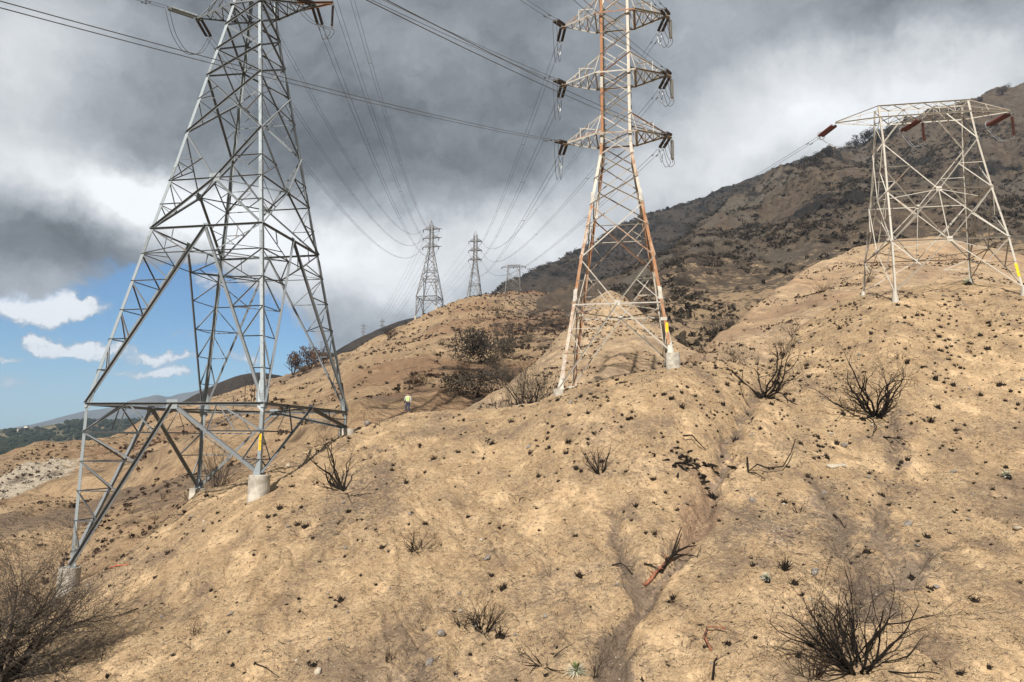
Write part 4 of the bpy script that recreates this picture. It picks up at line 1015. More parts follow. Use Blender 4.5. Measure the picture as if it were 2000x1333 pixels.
def flat_tower(name, xy, zf, yaw, feet, gnd, mats, label, group=None, detail=True, k=1.0):
    """broad single-circuit tower with a flat beam; zf = level of the near feet"""
    o = zf
    prof = [(o-6, 5.74, 6.0), (o+0.6, 5.38, 4.93), (o+5.57, 5.07, 4.08), (o+10.98, 4.68, 2.68), (o+16.44, 4.34, 1.53), (o+19.55, 4.27, 0.9), (o+20.9, 4.24, 0.63)]
    T = Tower(name, xy, o-0.5, yaw, prof, mats, label, group, k); legs = {}; lv = [o+0.1, o+5.57, o+10.98, o+16.44, o+19.5, o+20.85]
    for cor in CORN: legs[cor] = T.leg(cor, feet[cor], o+20.85, 0.17)
    for A, B, nrm in FACES:
        mb = MB(); wide = abs(nrm.y) > 0.5
        C = lambda c_, i: T.c(c_, max(lv[i], feet[c_]) if i == 0 else lv[i])
        for lo, mid, hi in ((1, 2, 3), (0, 1, 2)):
            m_ = (T.c(A, lv[mid])+T.c(B, lv[mid]))/2
            for c_ in (A, B):
                T.br(mb, C(c_, hi), m_, 0.085 if wide else 0.07, nrm); T.br(mb, m_, C(c_, lo), 0.085 if wide else 0.07, nrm)
            T.br(mb, T.c(A, lv[mid]), T.c(B, lv[mid]), 0.09, nrm)
            if detail or wide:
                for c_ in (A, B):
                    for q in (hi, lo):
                        e = C(c_, q); h = frac(e, m_, 0.5); lp = at_z(T.c(c_, lv[mid]), T.c(c_, lv[q]) if q else T.c(c_, feet[c_]), h.z); T.br(mb, h, lp, 0.055, nrm); T.br(mb, h, T.c(c_, lv[mid]), 0.09, nrm)
            mb.box(m_-nrm*0.03, (T.c(B, lv[mid])-T.c(A, lv[mid])).normalized()*0.26, nrm*0.012, Vector((0, 0, 0.24)), 0.05)
        if wide:
            for c_ in (A, B):
                kp = T.c(c_, lv[4]); q = frac(kp, T.c(B if c_ == A else A, lv[4]), 0.27); T.br(mb, T.c(c_, lv[3]), q, 0.10, nrm)
            T.br(mb, (T.c(A, lv[1])+T.c(B, lv[1]))/2, (T.c(A, lv[2])+T.c(B, lv[2]))/2, 0.07, nrm)
        else: T.X(mb, A, B, nrm, lv[3], lv[4], 0.07)
        mb.build('body_bracing', mats['brace'], T.root)
    fb = MB()
    for i in (1, 2):
        cs = [T.c(c_, lv[i]) for c_ in CORN]; md = [(cs[j]+cs[(j+1) % 4])/2 for j in range(4)]
        for j in range(4): T.br(fb, md[j], md[(j+1) % 4], 0.07, Vector((0, 0, -1)))
    fb.build('level_frame', mats['brace'], T.root)
    # beam
    bm_ = MB(); zb, zt = o+19.5-T.z0, o+20.85-T.z0; hw, lb, lt = 4.27, 0.95, 0.63; n = 6
    zp = Vector((0, 0, 1))
    for s_ in (-1, 1):
        nn = Vector((0, -s_, 0))
        T.br(bm_, Vector((-hw, s_*lb, zb)), Vector((hw, s_*lb, zb)), 0.11, nn); T.br(bm_, Vector((-hw, s_*lt, zt)), Vector((hw, s_*lt, zt)), 0.11, nn)
        for i in range(n):
            x0, x1 = -hw+2*hw*i/n, -hw+2*hw*(i+1)/n
            a_, b_ = (zb, zt) if i % 2 else (zt, zb); l0, l1 = (lb, lt) if i % 2 else (lt, lb)
            T.br(bm_, Vector((x0, s_*l0, a_)), Vector((x1, s_*l1, b_)), 0.07, nn); T.br(bm_, Vector((x1, s_*lb, zb)), Vector((x1, s_*lt, zt)), 0.05, nn)
        for side in (-1, 1):
            tip = Vector((side*8.25, 0, zb+0.1)); T.br(bm_, Vector((side*hw, s_*lb, zb)), tip, 0.10, nn); T.br(bm_, Vector((side*hw, s_*lt, zt)), tip+zp*0.1, 0.08, nn)
            T.br(bm_, Vector((side*hw, s_*lb, zb)), frac(Vector((side*hw, -s_*lb, zb)), tip, 0.55), 0.05, zp); T.br(bm_, frac(Vector((side*hw, s_*lt, zt)), tip, 0.4), frac(Vector((side*hw, s_*lb, zb)), tip, 0.45), 0.05, nn)
    for i in range(n):
        x0, x1 = -hw+2*hw*i/n, -hw+2*hw*(i+1)/n
        T.br(bm_, Vector((x0, -lb, zb)), Vector((x1, lb, zb)), 0.06, zp); T.br(bm_, Vector((x0, lb, zb+.03)), Vector((x1, -lb, zb+.03)), 0.06, zp); T.br(bm_, Vector((x1, -lt, zt)), Vector((x0, lt, zt)), 0.06, zp); T.br(bm_, Vector((x0, -lt, zt-.03)), Vector((x1, lt, zt-.03)), 0.06, zp)
    bm_.build('beam', mats['arm'], T.root)
    tips = [(0, s_, wpt(T, Vector((s_*8.25, 0, zb)))) for s_ in (-1, 0, 1)]
    for cor in CORN:
        p = T.c(cor, feet[cor]); mb = MB(); r = 0.3
        h = feet[cor]-gnd[cor]+0.8
        mb.lathe([(0, 0.0), (0.17, 0.0), (0.22, -0.3), (0.42, -h)], 20, Matrix.Translation(p)); mb.build('footing', M['cream'], T.root)
    return T, tips, legs


feet3 = {NL: 14.3, NR: 14.4, FL: 16.3, FR: 17.3}; gnd3 = {NL: 13.2, NR: 13.7, FL: 15.8, FR: 16.8}
T3, tips3, legs3 = flat_tower('transmission_tower', XY3, 13.75, YAW3, feet3, gnd3, MC, 'broad cream painted lattice tower with a flat top beam, on the right knoll')
mk = MB(); p = T3.c(NR, 16.0); d = T3.c(NR, 16.5)-T3.c(NR, 15.5)
mk.box(p+Vector((-0.12, -0.014, 0)), (0.12, 0, 0), (0, 0.004, 0), d*0.65); mk.build('warning_sign', M['yellow'], T3.root)

# ------------------------------------------------------------------ insulators and wires
def ribbed(mb, p, q, r, n=16, seg=12):
    p = Vector(p); q = Vector(q); d = q-p; L = d.length; Mx = Matrix.Translation(p) @ d.to_track_quat('Z', 'Y').to_matrix().to_4x4()
    prof = [(0.02, 0), (0.05, 0.0)]; s = L/n
    for i in range(n):
        z = i*s; prof += [(r*0.35, z+s*0.10), (r, z+s*0.32), (r*0.96, z+s*0.48), (r*0.4, z+s*0.62), (r*0.32, z+s*0.98)]
    prof += [(0.02, L)]; mb.lathe(prof, seg, Mx)


def string(P0, dirv, L, mat, label, group, double=True, r=0.14, n=16, gap=0.4, ring=False, sep=None, seg=10):
    """a dead-end or hanging insulator set; returns the far end"""
    d = Vector(dirv).normalized(); P0 = Vector(P0); side = sep or d.cross(Vector((0, 0, 1)))
    side = Vector(side).normalized() if Vector(side).length > 1e-3 else Vector((1, 0, 0))
    root = tag(empty('insulator_string', P0), label, 'insulator', group); a = d*0.3; b_ = d*(0.3+L)
    offs = (-gap/2, gap/2) if double else (0.0,)
    for o_ in offs:
        mb = MB(); ribbed(mb, a+side*o_, b_+side*o_, r, n, seg); mb.build('disc_stack', M[mat], root, smooth=True)
    for pos in (a, b_):
        mb = MB(); mb.box(pos, side*(gap/2+0.07 if double else 0.08), d*0.05, d.cross(side)*0.03, 0.3); mb.build('yoke_plate', M['far_steel'], root)
    mb = MB(); mb.tube([(0, 0, 0), a], 0.035, 6); mb.tube([b_, b_+d*0.3], 0.035, 6); mb.build('link', M['far_steel'], root)
    if ring:
        mb = MB(); up = d.cross(side).normalized(); c_ = b_-d*0.05
        pts = [c_+(side*math.cos(t)+up*math.sin(t))*0.42 for t in np.linspace(0, 2*math.pi, 19)]; mb.tube(pts, 0.035, 6); mb.build('corona_ring', M['cable_new'], root)
    return P0+b_+d*0.3


def sagpts(p, q, sag, n=40):
    p = Vector(p); q = Vector(q)
    return [p+(q-p)*t-Vector((0, 0, 4*sag*t*(1-t))) for t in [i/n for i in range(n+1)]]


def span(p, q, sag, label, group, gap=0.45, r=0.022, spacers=0, n=70, horiz=True, twin=True, damp=True, mat='cable', r2=None):
    p = Vector(p); q = Vector(q); side = (q-p).cross(Vector((0, 0, 1))).normalized()
    root = tag(empty('power_line', p), label, 'power line', group)
    base = [c-p for c in sagpts(p, q, sag, n)]
    rr = [r+(r2-r)*i/n for i in range(n+1)] if r2 else r
    for o_ in ((-gap/2, gap/2) if twin else (0,)):
        mb = MB(); mb.tube([c+side*o_ for c in base], rr, 5); mb.build('conductor', M[mat], root, smooth=True)
    for k_ in range(spacers):
        i = int((k_+0.7)*n/(spacers+0.4)); mb = MB(); mb.tube([base[i]-side*gap*0.62, base[i]+side*gap*0.62], 0.035, 5); mb.build('spacer', M['cable'], root)
    if damp:
        L = (q-p).length
        for e, s_ in ((base[0], base[1]),):
            d = (s_-e).normalized()
            for o_ in (-gap/2, gap/2):
                c = e+d*2.0+side*o_-Vector((0, 0, 0.09)); mb = MB(); mb.tube([c-d*0.24, c-d*0.12, c-d*0.12, c+d*0.12, c+d*0.12, c+d*0.24], [0.05, 0.05, 0.014, 0.014, 0.05, 0.05], 6); mb.build('vibration_damper', M['cable'], root)
    return root


def jumper(pts, label, group, r=0.025, mat='cable', n=24, gap=0.35):
    """slack loop through the given points (Catmull-Rom)"""
    P = [Vector(p) for p in pts]; P = [P[0]*2-P[1]]+P+[P[-1]*2-P[-2]]; out = []
    for i in range(1, len(P)-2):
        for k_ in range(n//(len(P)-3)+1):
            t = k_/(n//(len(P)-3)+1); a, b_, c, d = P[i-1:i+3]
            out.append(0.5*((2*b_)+(c-a)*t+(2*a-5*b_+4*c-d)*t*t+(3*b_-a-3*c+d)*t**3))
    out.append(P[-2]); root = tag(empty('jumper_loop', out[0]), label, 'jumper cable', group); o0 = out[0]
    side = (out[-1]-out[0]).cross(Vector((0, 0, 1))); side = side.normalized() if side.length > .01 else Vector((1, 0, 0))
    for o_ in (-gap/2, gap/2): mb = MB(); mb.tube([c-o0+side*o_ for c in out], r, 5); mb.build('conductor', M[mat], root, smooth=True)
    return root


# far towers -------------------------------------------------------
def far_z(px, py, Y): return W(px, py, Y)


near_dir = Vector((-math.sin(math.radians(24)), -math.cos(math.radians(24)), 0))
# fourth tower: same make as the first, on the crest of the middle ridge
p4 = far_z(840, 600, 438); G4 = W(840, 582.5, 438).z
f4 = {NL: W(818, 618, 432).z+0.4, NR: W(861, 601, 432).z+0.6, FR: W(866, 601, 445).z+0.8, FL: W(822, 612, 445).z+0.8}
T4, tips4, _ = tall_tower('transmission_tower', (p4.x-0.3, 438), G4, math.radians(-13), f4, {c_: v-1.0 for c_, v in f4.items()}, MFAR, 'distant dark lattice tower with splayed legs on the ridge crest', 'towers on the ridge crest', detail=False, k=1.55)
p5 = W(927, 580, 585)
z5 = W(927, 578, 585).z; f5 = {c_: z5-6.0+0.0 for c_ in CORN}
T5, tips5, _ = slim_tower('transmission_tower', (p5.x, 585), z5+7.5, math.radians(-8), f5, {c_: v-1.0 for c_, v in f5.items()}, MFAR, 'distant slim lattice tower between the splayed one and the low flat one', 'towers on the ridge crest', detail=False, k=1.8)
T5.root.scale = (1.18, 1.18, 1.40)
p6 = W(1003, 575, 478); z6 = W(1003, 574, 478).z
T6, tips6, _ = flat_tower('transmission_tower', (p6.x, 478), z6-0.6, math.radians(-8), {c_: z6-0.4 for c_ in CORN}, {c_: z6-1 for c_ in CORN}, MFAR, 'distant low flat-topped lattice tower on the grey concrete bank', 'towers on the ridge crest', detail=False, k=1.8)


def sc5(t):
    r_ = T5.root.location; v = t[2]-r_; return r_+Vector((v.x*1.18, v.y*1.18, v.z*1.40))


tips5 = [(a_, s_, sc5((a_, s_, v_))) for a_, s_, v_ in tips5]
far_list = [(710, 635, 1300, 'tiny far lattice tower rising above the dark ridge, lower left of its pair', T4), (747, 620, 1350, 'tiny far lattice tower rising above the dark ridge, upper right of its pair', T5),
            (605, 673, 1900, 'faint tiny tower behind the scorched trees, leftmost on the skyline', T4), (628, 668, 1900, 'faint tiny tower just right of the scorched trees', T4), (645, 680, 2300, 'faintest tiny tower low behind the right leg of the near tower', T5)]
farT = []
for px, py, Y, lab, src in far_list:
    r_ = copy_tree(src.root); p = W(px, py, Y); topz = 53.0 if src is T4 else (36.3+2.2+0.0)*1.40
    r_.location = (p.x, Y, p.z-topz); r_.rotation_euler = (0, 0, math.radians(5)); tag(r_, lab, 'transmission tower', 'far towers on the skyline'); farT.append(r_)

SIDE = {-1: 'left', 0: 'middle', 1: 'right'}; LEV = ['lowest', 'middle', 'top']
# ---- first tower
for i, s_, P_ in tips1:
    q4 = [t for t in tips4 if t[0] == i and t[1] == s_][0][2]
    E4 = q4+Vector((0, -3.0, -0.8))
    ln = f'{LEV[i]} {SIDE[s_]} arm of the big grey tower'; near_w, far_w = ('nearer', 'farther')
    vis = i == 0
    dn = (near_dir+Vector((0, 0, -0.30))).normalized(); df = (E4-P_); df.z = df.z-4*13; df.normalize(); df = (df+Vector((0, 0, -0.12))).normalized()
    en = string(P_, dn, 2.6, 'insul_grey' if s_ < 0 else 'insul_dark', f'near insulator set on the {ln}', 'insulators of the big grey tower', r=0.15, n=17, seg=10 if vis else 6)
    ef = string(P_, df, 2.4, 'insul_dark', f'far insulator pair on the {ln}', 'insulators of the big grey tower', r=0.13, n=15, seg=10 if vis else 6)
    back = en+near_dir*260+Vector((0, 0, -45))
    span(en, back, 11, f'twin power line from the {ln} toward the camera', 'spans passing over the camera', r=0.018)
    span(ef, E4, 13, f'twin power line from the {ln} to the ridge', 'spans to the ridge towers', spacers=7, r=0.019, r2=0.045)
    if s_ > 0:
        hp = P_+(wpt(T1, Vector((1, 0, 0)))-wpt(T1, Vector((0, 0, 0))))*1.7; he = string(hp, (0, 0, -1), 1.9, 'insul_dark', f'single insulator on the outrigger of the {ln}', 'insulators of the big grey tower', double=False, r=0.11, n=16)
        jumper([en, (en+he)/2-Vector((0, 0, 0.7)), he, (he+ef)/2-Vector((0, 0, 1.0)), ef], f'jumper loop round the {ln}', 'jumper loops of the big grey tower')
    else:
        jumper([en, frac(en, ef, .2)-Vector((0, 0, 1.9)), frac(en, ef, .5)-Vector((0, 0, 2.7)), frac(en, ef, .8)-Vector((0, 0, 1.9)), ef], f'jumper loop under the {ln}', 'jumper loops of the big grey tower')
# ---- second tower
for i, s_, P_ in tips2:
    q5 = [t for t in tips5 if t[0] == i and t[1] == s_][0][2]; E5 = q5+Vector((0, -4, -1.2)); ln = f'{LEV[i]} {SIDE[s_]} arm of the rust streaked tower'
    dn = (near_dir+Vector((0, 0, -0.33))).normalized(); df = Vector((E5.x-P_.x, E5.y-P_.y, 0)).normalized()+Vector((0, 0, -0.05))
    en = string(P_, dn, 1.9, 'insul_dark', f'near black insulator pair on the {ln}', 'insulators of the rust streaked tower', r=0.14, n=15)
    ef = string(P_, df, 2.0, 'insul_dark', f'far black insulator pair on the {ln}', 'insulators of the rust streaked tower', r=0.14, n=15)
    back = en+near_dir*250+Vector((0, 0, -46))
    span(en, back, 10.5, f'twin power line from the {ln} toward the camera', 'spans passing over the camera', r=0.017)
    span(ef, E5, 13, f'twin power line from the {ln} to the ridge', 'spans to the ridge towers', spacers=8, r=0.018, r2=0.05)
    if s_ > 0:
        he = string(P_+Vector((0.25, 0.1, -0.15)), (0, 0, -1), 1.75, 'insul_white', f'pale ribbed insulator hanging from the {ln}', 'insulators of the rust streaked tower', double=False, r=0.17, n=14)
        jumper([en, (en+he)/2-Vector((0, 0, 0.5)), he, (he+ef)/2-Vector((0, 0, 1.0)), ef], f'jumper loop round the {ln}', 'jumper loops of the rust streaked tower', r=0.022)
    else:
        jumper([en, frac(en, ef, .25)-Vector((0, 0, 2.2)), frac(en, ef, .55)-Vector((0, 0, 2.9)), frac(en, ef, .85)-Vector((0, 0, 1.8)), ef], f'jumper loop under the {ln}', 'jumper loops of the rust streaked tower', r=0.022)
    if True:
        wl = MB(); e0 = ef
        lp = [ef+Vector((x_, 0, -z_)) for x_, z_ in ((-.2, 0), (-.24, .7), (-.1, 1.25), (.12, 1.3), (.22, .7), (.2, 0))]
        for p_ in lp: pass
        wl.tube(sagpts(lp[0], lp[-1], 1.3, 12), 0.03, 5); tag(wl.build('jumper_tail', M['cable_new'], smooth=True), f'bright wire tail below the {ln}', 'wire tail', 'bright wire tails of the rust streaked tower')
# ---- third tower
for (_, s_, P_) in tips3:
    q6 = [t for t in tips6 if t[1] == s_][0][2]; E6 = q6+Vector((0, -3, -1)); nm = {-1: 'left tip', 0: 'middle', 1: 'right tip'}[s_]
    df = Vector((E6.x-P_.x, E6.y-P_.y, 0)).normalized()+Vector((0, 0, 0.02))
    ef = string(P_-Vector((0, 0, 0.1)), df, 2.6, 'insul_red', f'dark red slanting insulator pair at the {nm} of the cream tower', 'insulators of the cream tower', r=0.17, n=18, ring=True)
    span(ef, E6, 12, f'twin power line from the {nm} of the cream tower to the ridge', 'spans to the ridge towers', r=0.02, r2=0.045, spacers=5)
    if s_ >= 0:
        he = string(P_+Vector((0.15, 0.1, -0.15)), (0, 0, -1), 2.0, 'insul_red', f'dark red insulator hanging straight from the {nm} of the cream tower', 'insulators of the cream tower', double=False, r=0.16, n=16)
        jumper([ef+Vector((0, 0, -.1)), (ef+he)/2-Vector((0, 0, 0.9)), he], f'white jumper wire below the {nm} of the cream tower beam', 'jumper wires of the cream tower', mat='cable_new', r=0.025)
    else:
        jumper([ef, ef+Vector((1.2, -0.6, -1.3)), ef+Vector((2.6, -2.2, -1.9))], 'loose jumper wire hanging below the left tip of the cream tower beam', 'jumper wires of the cream tower', mat='cable_new', r=0.02)
# ---- spans beyond the ridge
for tips, T_, far, nm in ((tips4, T4, farT[0], 'splayed ridge tower'), (tips5, T5, farT[1], 'slim ridge tower')):
    for i, s_, P_ in tips:
        E = Vector((far.location.x+s_*5.5, far.location.y, far.location.z+39.5+i*5.8*(1 if T_ is T4 else 1.3)-(0 if T_ is T4 else 10)))
        if i == 0: E.z -= 0
        d_ = (E-P_); d_.z = 0
        e1 = string(P_, Vector((d_.x, d_.y, 0)).normalized()+Vector((0, 0, -0.55)), 2.6, 'insul_dark', f'tiny far-side insulator on the {LEV[i]} {SIDE[s_]} arm of the {nm}', f'insulators of the {nm}', double=False, r=0.3, n=4, seg=6)
        e2 = string(P_, (0, -1, -0.55), 2.6, 'insul_dark', f'tiny near-side insulator on the {LEV[i]} {SIDE[s_]} arm of the {nm}', f'insulators of the {nm}', double=False, r=0.3, n=4, seg=6)
        span(e1, E, 24, f'faint far line from the {LEV[i]} {SIDE[s_]} arm of the {nm}', 'faint far spans', twin=False, r=0.05, r2=0.07, damp=False, n=40)
for (_, s_, P_) in tips6:
    e2 = string(P_, (-0.1, -1, -0.75), 2.6, 'insul_dark', f'tiny dark insulator at the {SIDE[s_]} of the flat ridge tower', 'insulators of the flat ridge tower', double=False, r=0.35, n=4, seg=6)
print('towers done')
# ------------------------------------------------------------------ burned shrubs
def branch(mb, p, d, L, r, lev, rng, wig=0.35, up=0.12, kids=3, fine=3, maxseg=7):
    n = max(3, min(maxseg, int(L/0.16))); pts = [p.copy()]; rad = [r]; d = d.normalized(); st = L/n
    for i in range(n):
        d = d+Vector((rng.gauss(0, wig), rng.gauss(0, wig), rng.gauss(0, wig)+up))*0.5; d.normalize()
        p = p+d*st; pts.append(p.copy()); rad.append(max(r*(1-0.72*(i+1)/n), 0.004))
        if lev > 0 and i >= 1 and rng.random() < kids/n:
            a = Vector((rng.gauss(0, 1), rng.gauss(0, 1), rng.gauss(0, 0.6)+0.25)); a = (a-d*a.dot(d)).normalized()
            branch(mb, p, d*0.75+a*rng.uniform(0.5, 0.95), L*rng.uniform(0.35, 0.65), rad[-1]*0.68, lev-1, rng, wig, up, kids, fine, maxseg)
    mb.tube(pts, rad, 5 if r > 0.03 else fine, cap=False)


def shrub_mesh(name, mat, seed, stems=16, h=2.0, spread=1.0, r=0.03, lev=2, wig=0.3, up=0.1, kids=3, tilt=(0, 0), flat=0.0, base=0.15, fine=3, hv=0.35, sector=None):
    rng = random.Random(seed); mb = MB()
    for i in range(stems):
        a = rng.uniform(0, 2*math.pi) if not sector else rng.uniform(*sector); e = rng.random()**0.6*spread
        d = Vector((math.cos(a)*e+tilt[0], math.sin(a)*e+tilt[1], 1.0-flat)); L = h*rng.uniform(1-hv, 1.05)
        branch(mb, Vector((math.cos(a)*base*rng.random(), math.sin(a)*base*rng.random(), -0.15)), d, L, r*rng.uniform(0.6, 1.15), lev, rng, wig, up, kids, fine)
    return mb


def put_shrub(loc, label, cat='shrub', name='burned_shrub', mat='char', group=None, rot=0, **k):
    mb = shrub_mesh(name, mat, k.pop('seed', 1), **k); o = mb.build(name, M[mat]); o.location = loc; o.rotation_euler = (0, 0, rot)
    return tag(o, label, cat, group)


hit = hillA.hit
G1 = 'burned shrubs on the sandy slope'
put_shrub(hit(1672, 1306), 'largest charred bush, a wide fan of bare black stems at the bottom right', seed=3, group=G1, stems=36, h=3.8, spread=2.0, r=0.055, lev=3, wig=0.42, up=0.09, kids=3.2, base=0.45, hv=0.5, mat='char', tilt=(0, -0.15))
put_shrub(hit(1585, 1325), 'small twiggy burned bush touching the left foot of the largest charred bush', seed=4, group=G1, stems=14, h=1.8, spread=1.3, r=0.025, lev=2, wig=0.4, mat='char_brown')
put_shrub(hit(1709, 812), 'domed charred bush with thick curling stems, halfway up the right slope', seed=5, group=G1, stems=22, h=4.6, spread=2.4, r=0.085, tilt=(0, -0.4), lev=3, wig=0.62, up=0.16, kids=3.8, base=0.3)
put_shrub(hit(1720, 850), 'single bare branch trailing downhill below the domed charred bush', seed=6, group=G1, stems=2, h=2.6, spread=0.2, r=0.05, lev=1, tilt=(0.25, -1.0), flat=0.95, up=-0.04, name='fallen_branch', cat='branch')
put_shrub(hit(1496, 772), 'sprawling charred tree skeleton at the head of the gully', seed=8, group=G1, stems=13, h=4.4, spread=2.4, r=0.10, lev=3, wig=0.62, kids=3.4, base=0.5)
put_shrub(hit(1462, 792), 'low reddish charred stems leaning left beside the sprawling skeleton', seed=9, group=G1, stems=9, h=2.4, spread=1.2, r=0.05, lev=2, wig=0.4, tilt=(-0.9, 0.1), flat=0.55, mat='char_brown')
put_shrub(hit(1530, 700), 'bare twigs rising behind the sprawling skeleton, at the saddle edge', seed=10, group=G1, stems=9, h=2.2, spread=0.8, r=0.03, lev=2, mat='char_brown')
put_shrub(hit(1172, 925), 'small forked black shrub standing alone at mid slope', seed=11, group=G1, stems=9, h=2.0, spread=0.8, r=0.05, lev=2, wig=0.3, kids=1.8, tilt=(-0.15, 0))
put_shrub(hit(672, 958), 'twisted charred trunk with branches thrown left and downhill, near the grey tower', seed=12, group=G1, stems=6, h=3.6, spread=0.6, r=0.10, lev=3, wig=0.5, kids=2.6, tilt=(-0.35, 0.3), flat=0.2)
put_shrub(hit(668, 955), 'long dead branch lying left of the twisted charred trunk', seed=13, group=G1, stems=4, h=2.7, spread=0.2, r=0.045, lev=1, tilt=(-1.2, 0.0), flat=0.86, up=0.0, name='fallen_branch', cat='branch')
put_shrub(hit(680, 962), 'thin dead branch trailing downhill right of the twisted charred trunk', seed=14, group=G1, stems=2, h=3.2, spread=0.15, r=0.045, lev=2, tilt=(0.5, -1.0), flat=0.98, up=-0.02, kids=2, name='fallen_branch', cat='branch')
put_shrub(hit(813, 1072), 'small black burst-shaped shrub in the middle of the lower slope', seed=15, group=G1, stems=20, h=1.4, spread=2.6, tilt=(0, -.5), r=0.032, lev=2, wig=0.4, kids=2.4)
put_shrub(hit(943, 1232), 'round tangle of fine black stems low on the slope, right of a smaller one', seed=16, group=G1, stems=34, h=1.6, spread=2.2, tilt=(0, -.4), r=0.028, lev=2, wig=0.35, kids=3)
put_shrub(hit(905, 1222), 'smaller stubby tangle just left of the round tangle of fine black stems', seed=17, group=G1, stems=9, h=0.75, spread=1.2, r=0.028, lev=2, wig=0.4)
put_shrub(hit(1058, 1294), 'low spidery burned shrub beside the white yucca', seed=18, group=G1, stems=14, h=1.5, spread=3.0, tilt=(0, -.5), r=0.035, lev=2, flat=0.45, kids=2)
put_shrub(hit(1160, 1322), 'thin feathery burned shrub right of the white yucca', seed=19, group=G1, stems=6, h=1.2, spread=0.9, r=0.018, lev=2, tilt=(0.4, 0))
put_shrub(hit(379, 1240), 'tiny black twig cluster alone on the lower left slope', seed=20, group=G1, stems=10, h=0.75, spread=0.9, r=0.016, lev=2, wig=0.4)
put_shrub(hit(1197, 1238), 'tiny black sprig beside the bottom of the gully', seed=21, group=G1, stems=9, h=0.45, spread=1.6, r=0.015, lev=1)
put_shrub(hit(1075, 1125), 'thin dead sprig with one upright twig, lower middle slope', seed=22, group=G1, stems=6, h=0.9, spread=0.8, r=0.012, lev=1)
put_shrub(hit(200, 1290), 'fine dead twigs with a crooked stem low on the left slope', seed=23, group=G1, stems=5, h=1.7, spread=0.5, r=0.02, lev=3, tilt=(-0.3, 0), mat='twig')
put_shrub(hit(1340, 1270), 'tiny cluster of dead twigs left of the small red branch', seed=25, group=G1, stems=6, h=0.4, spread=1.2, r=0.01, lev=1)
put_shrub(hit(1605, 572, 80, 200) if False else hillE.hit(1605, 572, 60, 260), 'dark dead bush on the tan spur left of the cream tower', seed=26, group=G1, stems=24, h=2.6, spread=1.4, r=0.03, lev=2, mat='char_brown')
put_shrub(hillE.hit(1695, 552, 60, 260), 'dark dead bush seen between the left legs of the cream tower', seed=27, group=G1, stems=22, h=2.2, spread=1.3, r=0.03, lev=2, mat='char_brown')
for k_, (px, py, h_) in enumerate(((1425, 700, 1.7), (1448, 702, 1.9), (1478, 700, 1.5), (1375, 700, 1.4), (1350, 706, 1.1))):
    put_shrub(hit(px, py), ['sparse twigs on the saddle edge, leftmost pair\'s right one', 'tallest sparse twigs on the saddle edge left of the sprawling skeleton', 'sparse twigs on the saddle just left of the bare rising twigs', 'grey twigs right beside the concrete footing of the rust streaked tower', 'low grey twigs close behind the footing of the rust streaked tower'][k_], seed=30+k_, group=G1, stems=8, h=h_, spread=0.7, r=0.018, lev=2, mat='twig')
for k_, (px, py, h_, st, lab) in enumerate(((1548, 652, 2.4, 16, 'dark leafless bush on the knoll edge, upper one of two left of the cream tower'), (1520, 690, 1.8, 14, 'dark leafless bush on the knoll edge, lower one of two left of the cream tower'), (1436, 706, 1.5, 16, 'low dense grey bush on the saddle edge between the two right towers'), (1900, 690, 0.7, 9, 'small dark shrub on the right slope directly below the cream tower'),
                                          (1760, 700, 0.7, 9, 'small dark shrub on the right slope below the left leg of the cream tower'), (1560, 1000, 0.6, 8, 'small dead sprig on the right slope below the long arched branch'), (760, 1290, 0.6, 8, 'small dead sprig at the lower edge, left of the round tangle'), (1010, 980, 0.5, 7, 'tiny dead sprig below and left of the small forked shrub'))):
    put_shrub(hit(px, py), lab, seed=60+k_, group=G1, stems=st, h=h_, spread=1.2, r=0.028, lev=2, wig=0.45, mat='char_brown')
# thicket left of the second tower and behind the first one
for k_, (px, py, Y, h_, st, lab) in enumerate(((1040, 775, 74, 4.2, 46, 'dense grey burned thicket just left of the rust streaked tower'), (1005, 782, 73, 3.0, 30, 'middle thicket of bare stems, left of the dense grey one'), (970, 797, 72, 2.0, 20, 'low black twisted stems at the ridge edge, left end of the thicket'),
                                                (1068, 768, 75, 3.2, 26, 'grey bush touching the left leg of the rust streaked tower'), (1028, 778, 71, 3.8, 7, 'tall dark snag rising out of the grey thicket'))):
    p = W(px, py, Y); p.z = float(hillD.h(np.array([p.x]), np.array([p.y]))[0]) if False else W(px, py+4, Y).z-0.5
    put_shrub(p, lab, seed=40+k_, group='thickets beside the towers', stems=st, h=h_, spread=0.75, r=0.03 if k_ != 4 else 0.08, lev=3 if k_ != 2 else 2, kids=3, base=0.9, mat='twig' if k_ in (0, 1, 3) else 'char')
p = W(425, 948, 76); put_shrub(Vector((p.x, p.y, p.z)), 'grey leafless bush behind the legs of the big grey tower', seed=47, group='thickets beside the towers', stems=60, h=4.4, spread=0.62, r=0.026, lev=2, kids=3, base=0.8, mat='twig')
p = W(395, 958, 74); put_shrub(Vector((p.x, p.y, p.z)), 'low dark scrub at the foot of the far leg of the big grey tower', seed=48, group='thickets beside the towers', stems=20, h=1.6, spread=1.2, r=0.02, lev=2, mat='twig')

